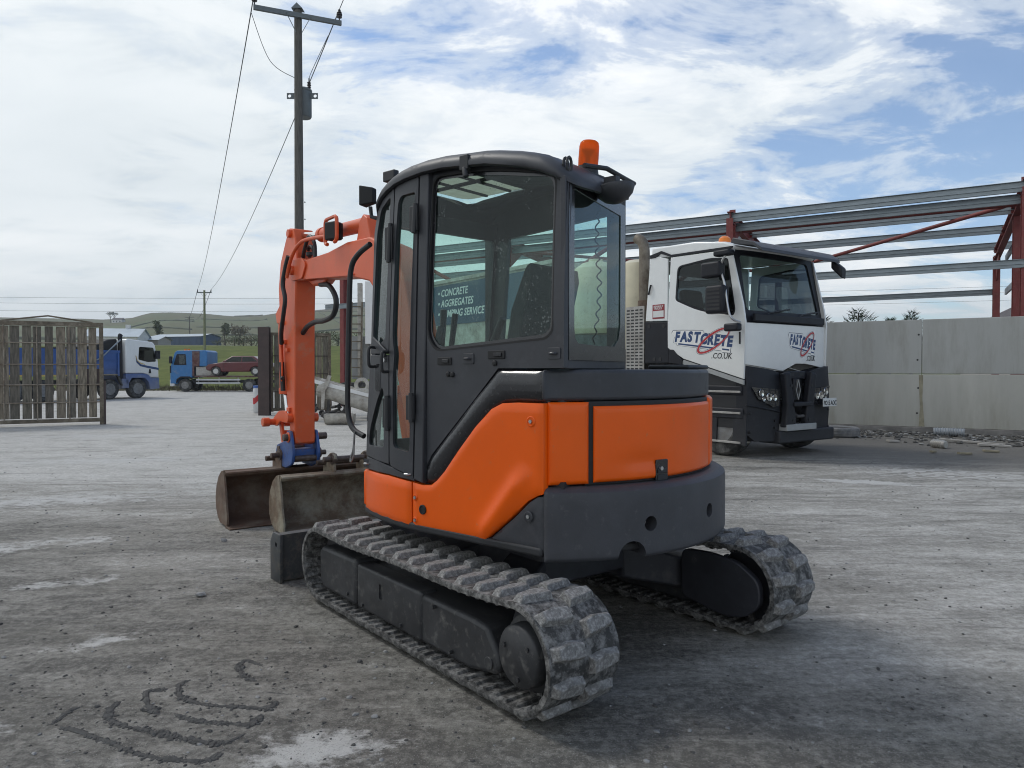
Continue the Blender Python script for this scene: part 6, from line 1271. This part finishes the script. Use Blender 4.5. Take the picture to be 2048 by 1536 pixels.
for x, y in ((-.5, -.1), (.5, -.1), (-.5, .4), (.5, .4)): MB().bx(x - .05, x + .05, y - .05, y + .05, 0, .96).build('leg', 'chassis', pf)
for x in (-.34, -.02): MB().beam((x, -.12, 1.1), (x + .06, -.12, 3.6), .04, .05, (0, 1, 0)).build('ladder_stile', 'gate_steel', pf)
for k in range(9): MB().beam((-.34 + .006 * k, -.12, 1.3 + k * .27), (-.02 + .006 * k, -.12, 1.3 + k * .27), .03, .03).build('rung', 'gate_steel', pf)
tg = empty('steel_trough', (at(678, 19.9), 19.9, 0), R(4)); tag(tg, 'dented grey steel trough on the ground under the auger', 'trough')
prof = [(.24 * math.sin(a), .24 - .24 * math.cos(a) + .01) for a in [(-1.75 + k * .25) for k in range(15)]]
MB().prism(prof + [(x * .94, z * .96 + .012) for x, z in prof[::-1]], 'x', -.36, .40).build('shell', 'pale_steel', tg, smooth=40)
for x in (-.36, .40): MB().prism(prof, 'x', x - .012, x + .012).build('end_plate', 'pale_steel', tg)
tag(MB().tube(smoothpts([(at(663, 24), 24, .3), (at(661, 24), 24, .9), (at(657, 24), 24, 1.75)]), .012, 6).build('steel_rod', 'post_brown'), 'thin steel rod leaning behind the mixing auger', 'rod')
# ================================================================== POWER POLES AND WIRES
PX, PY = at(600, 21.5), 21.5
pl_ = empty('power_pole', (PX, PY, 0)); tag(pl_, 'tall wooden power pole with a transformer behind the orange arm', 'pole')
MB().cyl((0, 0, 0), (0, 0, 12.0), .152, .108, 20).build('pole', 'pole_wood', pl_); MB().prism([(-.16, 12.0), (.16, 12.0), (0, 12.16)], 'y', -.14, .14).build('pole_cap', 'tx_grey', pl_)
ca = Vector((-1.15, -.47, 11.78)); cb_ = Vector((1.12, .50, 11.78)); cd_ = (cb_ - ca).normalized(); off = Vector((cd_.y, -cd_.x, 0)) * .17
g = MB(); g.beam(ca + off, cb_ + off, .09, .13); g.build('cross_arm', 'tx_grey', pl_)
def ins(p, s=1.0):
    g = MB(); g.lathe([(.02, -.05), (.02, .10), (.075, .11), (.08, .14), (.045, .15), (.085, .18), (.085, .21), (.045, .22), (.075, .25), (.06, .28), (.03, .30), (.045, .33), (0, .34)], p, (0, 0, 1), 16); g.build('insulator', 'ceramic', pl_)
ins(ca + off + Vector((.03, 0, .06))); ins(cb_ + off + Vector((-.06, 0, .06)))
for u in (.36, .64): a = ca.lerp(cb_, u) + off * 1.3; MB().beam(a, Vector((off.x, off.y, 11.28)) * 1.0 + cd_ * (.08 if u > .5 else -.08), .03, .012).build('arm_stay', 'tx_grey', pl_)
tx = Vector((.02, .42, 0)); T_ = MB(); T_.lathe([(0, 9.02), (.22, 9.02), (.245, 9.06), (.245, 9.78), (.26, 9.80), (.26, 9.84), (.20, 9.88), (0, 9.89)], tx, (0, 0, 1), 26); tr_ = T_.build('transformer', 'tx_grey', pl_)
for s in (-1, 1):
    g = MB(); g.lathe([(.03, 9.85), (.06, 9.90), (.04, 9.93), (.065, 9.97), (.04, 10.0), (.06, 10.04), (.02, 10.07), (.02, 10.17), (0, 10.18)], tx + Vector((s * .19, -.05, 0)), (0, 0, 1), 12); g.build('bushing', 'ceramic', tr_)
    g = MB(); g.add([tx + Vector((s * .24, -.1, 9.55)), tx + Vector((s * .46, -.1, 9.55)), tx + Vector((s * .46, -.1, 9.72)), tx + Vector((s * .24, -.1, 9.72)), tx + Vector((s * .24, -.07, 9.55)), tx + Vector((s * .46, -.07, 9.55)), tx + Vector((s * .46, -.07, 9.72)), tx + Vector((s * .24, -.07, 9.72))], [(3, 2, 1, 0), (4, 5, 6, 7), (0, 1, 5, 4), (1, 2, 6, 5), (2, 3, 7, 6), (3, 0, 4, 7)]); lugo = g.build('mounting_lug', 'tx_grey', tr_)
    cutout(lugo, [MB().cyl(tx + Vector((s * .38, -.3, 9.635)), tx + Vector((s * .38, .2, 9.635)), .05, n=14)])
for s in (-1, 1):
    wa = (ca if s < 0 else cb_) + off + Vector((.03 if s < 0 else -.06, 0, .40)); a = wa.lerp(Vector((at(410, 92) - PX + s * .85, 92 - PY, terrain(at(410, 92), 92) + 8.3)), .014 if s < 0 else .022) - Vector((0, 0, .05)); b = tx + Vector((s * .19, -.05, 10.16))
    m_ = a.lerp(b, .55) + Vector((-.18 * 1, 0, -.35)); MB().tube(smoothpts([a, m_, b], 8), .010, 5).build('jumper_wire', 'cable', pl_)
for k in range(5): MB().bx(.155, .185, -.02, .02, 4.4 + k * .5, 4.43 + k * .5).build('cable_clip', 'tx_grey', pl_)
def wire(a, b, sag, r, label, n=24):
    a = Vector(a); b = Vector(b); P = [a.lerp(b, k / n) - Vector((0, 0, sag * 4 * (k / n) * (1 - k / n))) for k in range(n + 1)]
    tag(MB().tube(P, r, 5).build('overhead_wire', 'cable'), label, 'wire', 'overhead wires')
base = Vector((PX, PY, 0)); FPx, FPy = at(410, 92), 92; fz = terrain(FPx, FPy)
wL = base + ca + off + Vector((.03, 0, .40)); wR = base + cb_ + off + Vector((-.06, 0, .40))
fpt = fz + 8.0
fp_ = empty('power_pole', (FPx, FPy, fz - .2)); tag(fp_, 'slim greenish power pole standing in the grass field', 'pole')
MB().cyl((0, 0, 0), (0, 0, 8.4), .17, .12, 14).build('pole', 'pole_green', fp_); MB().bx(-.9, .9, -.06, .06, 8.05, 8.18).build('cross_arm', 'tx_grey', fp_)
for s in (-.85, .85): MB().cyl((s, 0, 8.18), (s, 0, 8.5), .05, n=8).build('insulator', 'ceramic', fp_); MB().beam((s * .5, -.07, 8.05), (0, -.07, 7.5), .04, .02).build('arm_stay', 'tx_grey', fp_)
wire(wL, (FPx - .85, FPy, fz + 8.3), 1.1, .016, 'left overhead wire running from the near pole to the field pole'); wire(wR, (FPx + .85, FPy, fz + 8.3), 1.1, .016, 'right overhead wire running from the near pole to the field pole')
wire(wL, wL + Vector((14, -34, 1.5)), 1.0, .012, 'left overhead wire leaving the near pole towards the yard'); wire(wR, wR + Vector((14, -34, 1.5)), 1.0, .012, 'right overhead wire leaving the near pole towards the yard')
x3, y3 = at(380, 255), 255; z3 = terrain(x3, y3)
f3 = empty('power_pole', (x3, y3, z3)); tag(f3, 'distant double-crossarm pole behind the blue shed', 'pole')
MB().cyl((0, 0, 0), (0, 0, 10.5), .2, .15, 10).build('pole', 'pole_wood', f3)
for z in (9.4, 10.1): MB().bx(-1.6, 1.6, -.08, .08, z, z + .14).build('cross_arm', 'tx_grey', f3)
wire((FPx - .85, FPy, fz + 8.3), (x3 - 1.4, y3, z3 + 10.2), 2.0, .03, 'left far wire from the field pole to the distant pole'); wire((FPx + .85, FPy, fz + 8.3), (x3 + 1.4, y3, z3 + 10.2), 2.0, .03, 'right far wire from the field pole to the distant pole')
for yv, Yv, lab in ((-.0, 70, 'upper'), (.45, 71, 'lower'), (.95, 74, 'lowest')): wire((at(-500, Yv), Yv, 8.85 - yv), (at(2600, Yv), Yv, 10.6 - yv), 1.2, .011, lab + ' of the long level wires crossing the sky behind everything', 60)
# ================================================================== SMALL THINGS ON THE GROUND
r = empty('old_tyre', (7.35, 16.35, 0), 0); tag(r, 'worn grey tyre lying flat at the foot of the concrete wall', 'tyre')
MB().lathe([(.26, .02), (.37, .0), (.41, .03), (.42, .07), (.42, .15), (.41, .19), (.37, .22), (.26, .20), (.255, .18), (.34, .17), (.34, .05), (.255, .04), (.26, .02)], (0, 0, 0), (0, 0, 1), 40, cap=False).build('carcass', 'old_tyre', r)
for k in range(3): MB().lathe([(.4215, .075 + k * .03), (.424, .08 + k * .03), (.424, .09 + k * .03), (.4215, .095 + k * .03)], (0, 0, 0), (0, 0, 1), 40, cap=False).build('tread_rib', 'old_tyre', r)
tag(MB().bx(-.16, .16, -.1, .1, 0, .2).build('concrete_block', 'stone_grey', None, Matrix.Translation((6.35, 16.1, 0)) @ Matrix.Rotation(.3, 4, 'Z'), bevel=.02), 'small grey concrete block under the truck bumper', 'block')
cn = empty('ribbed_hose', (9.55, 16.5, .1), R(-32)); tag(cn, 'coil of translucent ribbed hose against the wall foot', 'hose')
MB().tube([(.0, 0, 0), (.6, 0, .0)], .085, 14).build('core', 'plastic_clear', cn)
for k in range(12): MB().lathe([(.085, -.012), (.105, 0), (.085, .012)], (.03 + k * .05, 0, 0), (1, 0, 0), 14, cap=False).build('rib', 'plastic_clear', cn)
cn = empty('filter_canister', (8.15, 13.9, .075), R(-70)); cn.scale = (.75, .75, .75); tag(cn, 'dirty ribbed filter canister lying in the dirt', 'canister')
MB().lathe([(0, -.2), (.08, -.2), (.10, -.17), (.10, .17), (.08, .2), (0, .2)], (0, 0, 0), (1, 0, 0), 18).build('body', 'alu', cn)
for k in range(6): MB().lathe([(.10, -.01), (.112, 0), (.10, .01)], (-.13 + k * .05, 0, 0), (1, 0, 0), 18, cap=False).build('rib', 'pale_steel', cn)
for i, (x, y, l, w2, rz, m, lab) in enumerate([(7.93, 12.75, .26, .07, .2, 'scrap_wood', 'nearer yellowish wood offcut on the dirt'), (8.62, 13.1, .26, .08, -.1, 'scrap_wood', 'further yellowish wood offcut on the dirt'), (9.35, 14.1, .55, .14, -.35, 'card', 'pale flat board end lying near the wall'), (9.35, 14.75, 1.2, .10, -.62, 'card', 'long pale strip of board lying near the wall'), (7.55, 13.05, .18, .06, .7, 'scrap_wood', 'short grey splinter of wood left of the offcuts'), (7.85, 15.0, .24, .1, .2, 'card', 'scrap of white card beside the canister')]):
    tag(MB().bx(-l / 2, l / 2, -w2 / 2, w2 / 2, .0, .035).build('wood_offcut' if m == 'scrap_wood' else 'board_scrap', m, None, Matrix.Translation((x, y, .012)) @ Matrix.Rotation(rz, 4, 'Z') @ Matrix.Rotation(.05, 4, 'Y'), bevel=.004), lab, 'wood' if m == 'scrap_wood' else 'board', 'scraps by the wall')
def rock(mb, c, s, sq=.6):
    t = (1 + 5 ** .5) / 2; V0 = [(-1, t, 0), (1, t, 0), (-1, -t, 0), (1, -t, 0), (0, -1, t), (0, 1, t), (0, -1, -t), (0, 1, -t), (t, 0, -1), (t, 0, 1), (-t, 0, -1), (-t, 0, 1)]
    F0_ = [(0, 11, 5), (0, 5, 1), (0, 1, 7), (0, 7, 10), (0, 10, 11), (1, 5, 9), (5, 11, 4), (11, 10, 2), (10, 7, 6), (7, 1, 8), (3, 9, 4), (3, 4, 2), (3, 2, 6), (3, 6, 8), (3, 8, 9), (4, 9, 5), (2, 4, 11), (6, 2, 10), (8, 6, 7), (9, 8, 1)]
    a = random.uniform(0, 6.28); ca_, sa = math.cos(a), math.sin(a); st = random.uniform(.6, 1.3); vs2 = []
    for x, y, z in V0:
        k = s * .5 / 1.9 * random.uniform(.7, 1.3); x *= st; vs2.append((c[0] + (x * ca_ - y * sa) * k, c[1] + (x * sa + y * ca_) * k, c[2] + z * k * sq + s * .12))
    mb.add(vs2, F0_)
o = MB(); rock(o, (-2.05, 4.76, 0), .075, .5); tag(o.build('stone', 'stone_grey', smooth=0), 'pale flat stone on the ground left of the dozer blade', 'stone')
o = MB(); rock(o, (-2.5, 6.3, 0), .07, .6); tag(o.build('stone', 'stone_grey', smooth=0), 'grey stone on the ground below the rusty bucket', 'stone')
g = MB()
for _ in range(1300):
    y = 2.2 + random.random() ** 1.6 * 11; x = random.uniform(-.75, .75) * y; rock(g, (x, y, -.002), random.choice((.008, .010, .012, .016, .022)) * random.uniform(.7, 1.3))
for _ in range(500):
    x = random.gauss(-1.4, .7); y = random.gauss(3.3, .6); rock(g, (x, y, -.002), random.uniform(.006, .016))
tag(g.build('gravel_dark', 'stone_dark', fix=False, smooth=0), 'dark crumbs of dirt scattered over the yard', 'gravel', kind='stuff')
g = MB()
for _ in range(900):
    y = 2.4 + random.random() ** 1.4 * 12; x = random.uniform(-.75, .75) * y; rock(g, (x, y, -.002), random.choice((.008, .012, .016, .024)) * random.uniform(.7, 1.2))
tag(g.build('gravel_pale', 'stone_grey', fix=False, smooth=0), 'pale pebbles scattered over the yard', 'gravel', kind='stuff')
g = MB(); g2_ = MB()
for _ in range(1700):
    t = random.uniform(-5, 9); d = abs(random.gauss(.0, 1.3)) + .1; p = W0 + WD * t + WN * d; (rock(g, (p.x, p.y, 0), random.uniform(.03, .13), .5) if random.random() < .7 else rock(g2_, (p.x, p.y, 0), random.uniform(.03, .12), .35))
for _ in range(160):
    t = random.uniform(-5, 9); d = abs(random.gauss(.6, 1.2)) + .1; p = W0 + WD * t + WN * d; a = random.uniform(0, 6.28); l = random.uniform(.08, .4)
    (g2_ if random.random() < .6 else g).beam((p.x, p.y, .02), (p.x + math.cos(a) * l, p.y + math.sin(a) * l, random.uniform(.01, .06)), random.uniform(.015, .05), .012)
tag(g.build('rubble_dark', 'stone_dark', fix=False, smooth=0), 'dark rubble along the foot of the concrete wall', 'rubble', kind='stuff'); tag(g2_.build('rubble_pale', 'stone_grey', fix=False, smooth=0), 'pale litter and splinters along the foot of the wall', 'rubble', kind='stuff')
# mud ridges squeezed up by a track
RIDGES = [[(-1.757,3.238),(-1.755,3.164),(-1.719,3.085),(-1.643,3.025),(-1.485,2.967),(-1.300,2.898),(-1.152,2.871),(-1.087,2.953)],
[(-1.612,3.351),(-1.682,3.333),(-1.606,3.196),(-1.522,3.116)],[(-1.456,3.116),(-1.334,3.055),(-1.180,3.032),(-1.092,3.025),(-1.077,3.108)],
[(-1.543,3.463),(-1.566,3.406),(-1.501,3.281),(-1.379,3.213),(-1.240,3.188),(-1.069,3.172),(-1.061,3.238)],[(-1.246,3.624),(-1.359,3.700),(-1.366,3.624),(-1.311,3.522),(-1.217,3.444)],
[(-1.875,2.996),(-1.817,2.981),(-1.643,2.898),(-1.452,2.794),(-1.299,2.750),(-1.160,2.744),(-1.136,2.806)],[(-1.914,3.180),(-1.927,3.116),(-1.929,3.025)],
[(-2.705,3.825),(-2.573,3.971),(-2.356,4.017)],[(-2.625,3.711),(-2.470,3.825),(-2.296,3.946)],[(-2.323,3.281),(-2.199,3.454),(-2.081,3.502)],[(-1.208,3.351),(-1.055,3.316),(-0.924,3.298)],[(-1.105,3.756),(-0.960,3.711),(-0.833,3.689)]]
g = MB()
for i, P in enumerate(RIDGES):
    thin = i >= 7; Q = smoothpts([(x, y, -.006) for x, y in P], 14); g.tube(Q, [(.006 if thin else .014) * (.6 + .8 * abs(mnoise.noise(q * 14))) * min(1, .2 + min(j, len(Q) - 1 - j) / 5) for j, q in enumerate(Q)], 7)
    Q = smoothpts([(x, y, 0) for x, y in P], 14); k = len(Q)
    for j, q in enumerate(Q):
        s = (.010 if thin else .022) * (.55 + .7 * abs(mnoise.noise(q * 9))) * (.5 + min(1, min(j, k - 1 - j) / 6) * .6)
        for _ in range(2 if thin else 6): rock(g, (q.x + random.gauss(0, s * .45), q.y + random.gauss(0, s * .45), -.003), s * random.uniform(.5, 1.3), .55)
tag(g.build('mud_ridges', 'stone_dark', fix=False, smooth=0), 'curved ridges of dark mud squeezed up by a track', 'mud', kind='stuff')
# ------------------------------------------------------------------ haze over the far hills
hz = MB().bx(-2600, 2600, -70, 2400, -1.2, 130).build('haze', None, smooth=0); tag(hz, 'thin pale haze in the air over the fields', 'haze', kind='stuff')
m = bpy.data.materials.new('haze'); m.use_nodes = True; t = m.node_tree; t.nodes.clear()
o = N(t, 'ShaderNodeOutputMaterial'); v = N(t, 'ShaderNodeVolumePrincipled'); v.inputs['Density'].default_value = .00032; v.inputs['Color'].default_value = (.82, .88, .93, 1); v.inputs['Anisotropy'].default_value = .2
L(t, v.outputs[0], o.inputs['Volume']); hz.data.materials.append(m)
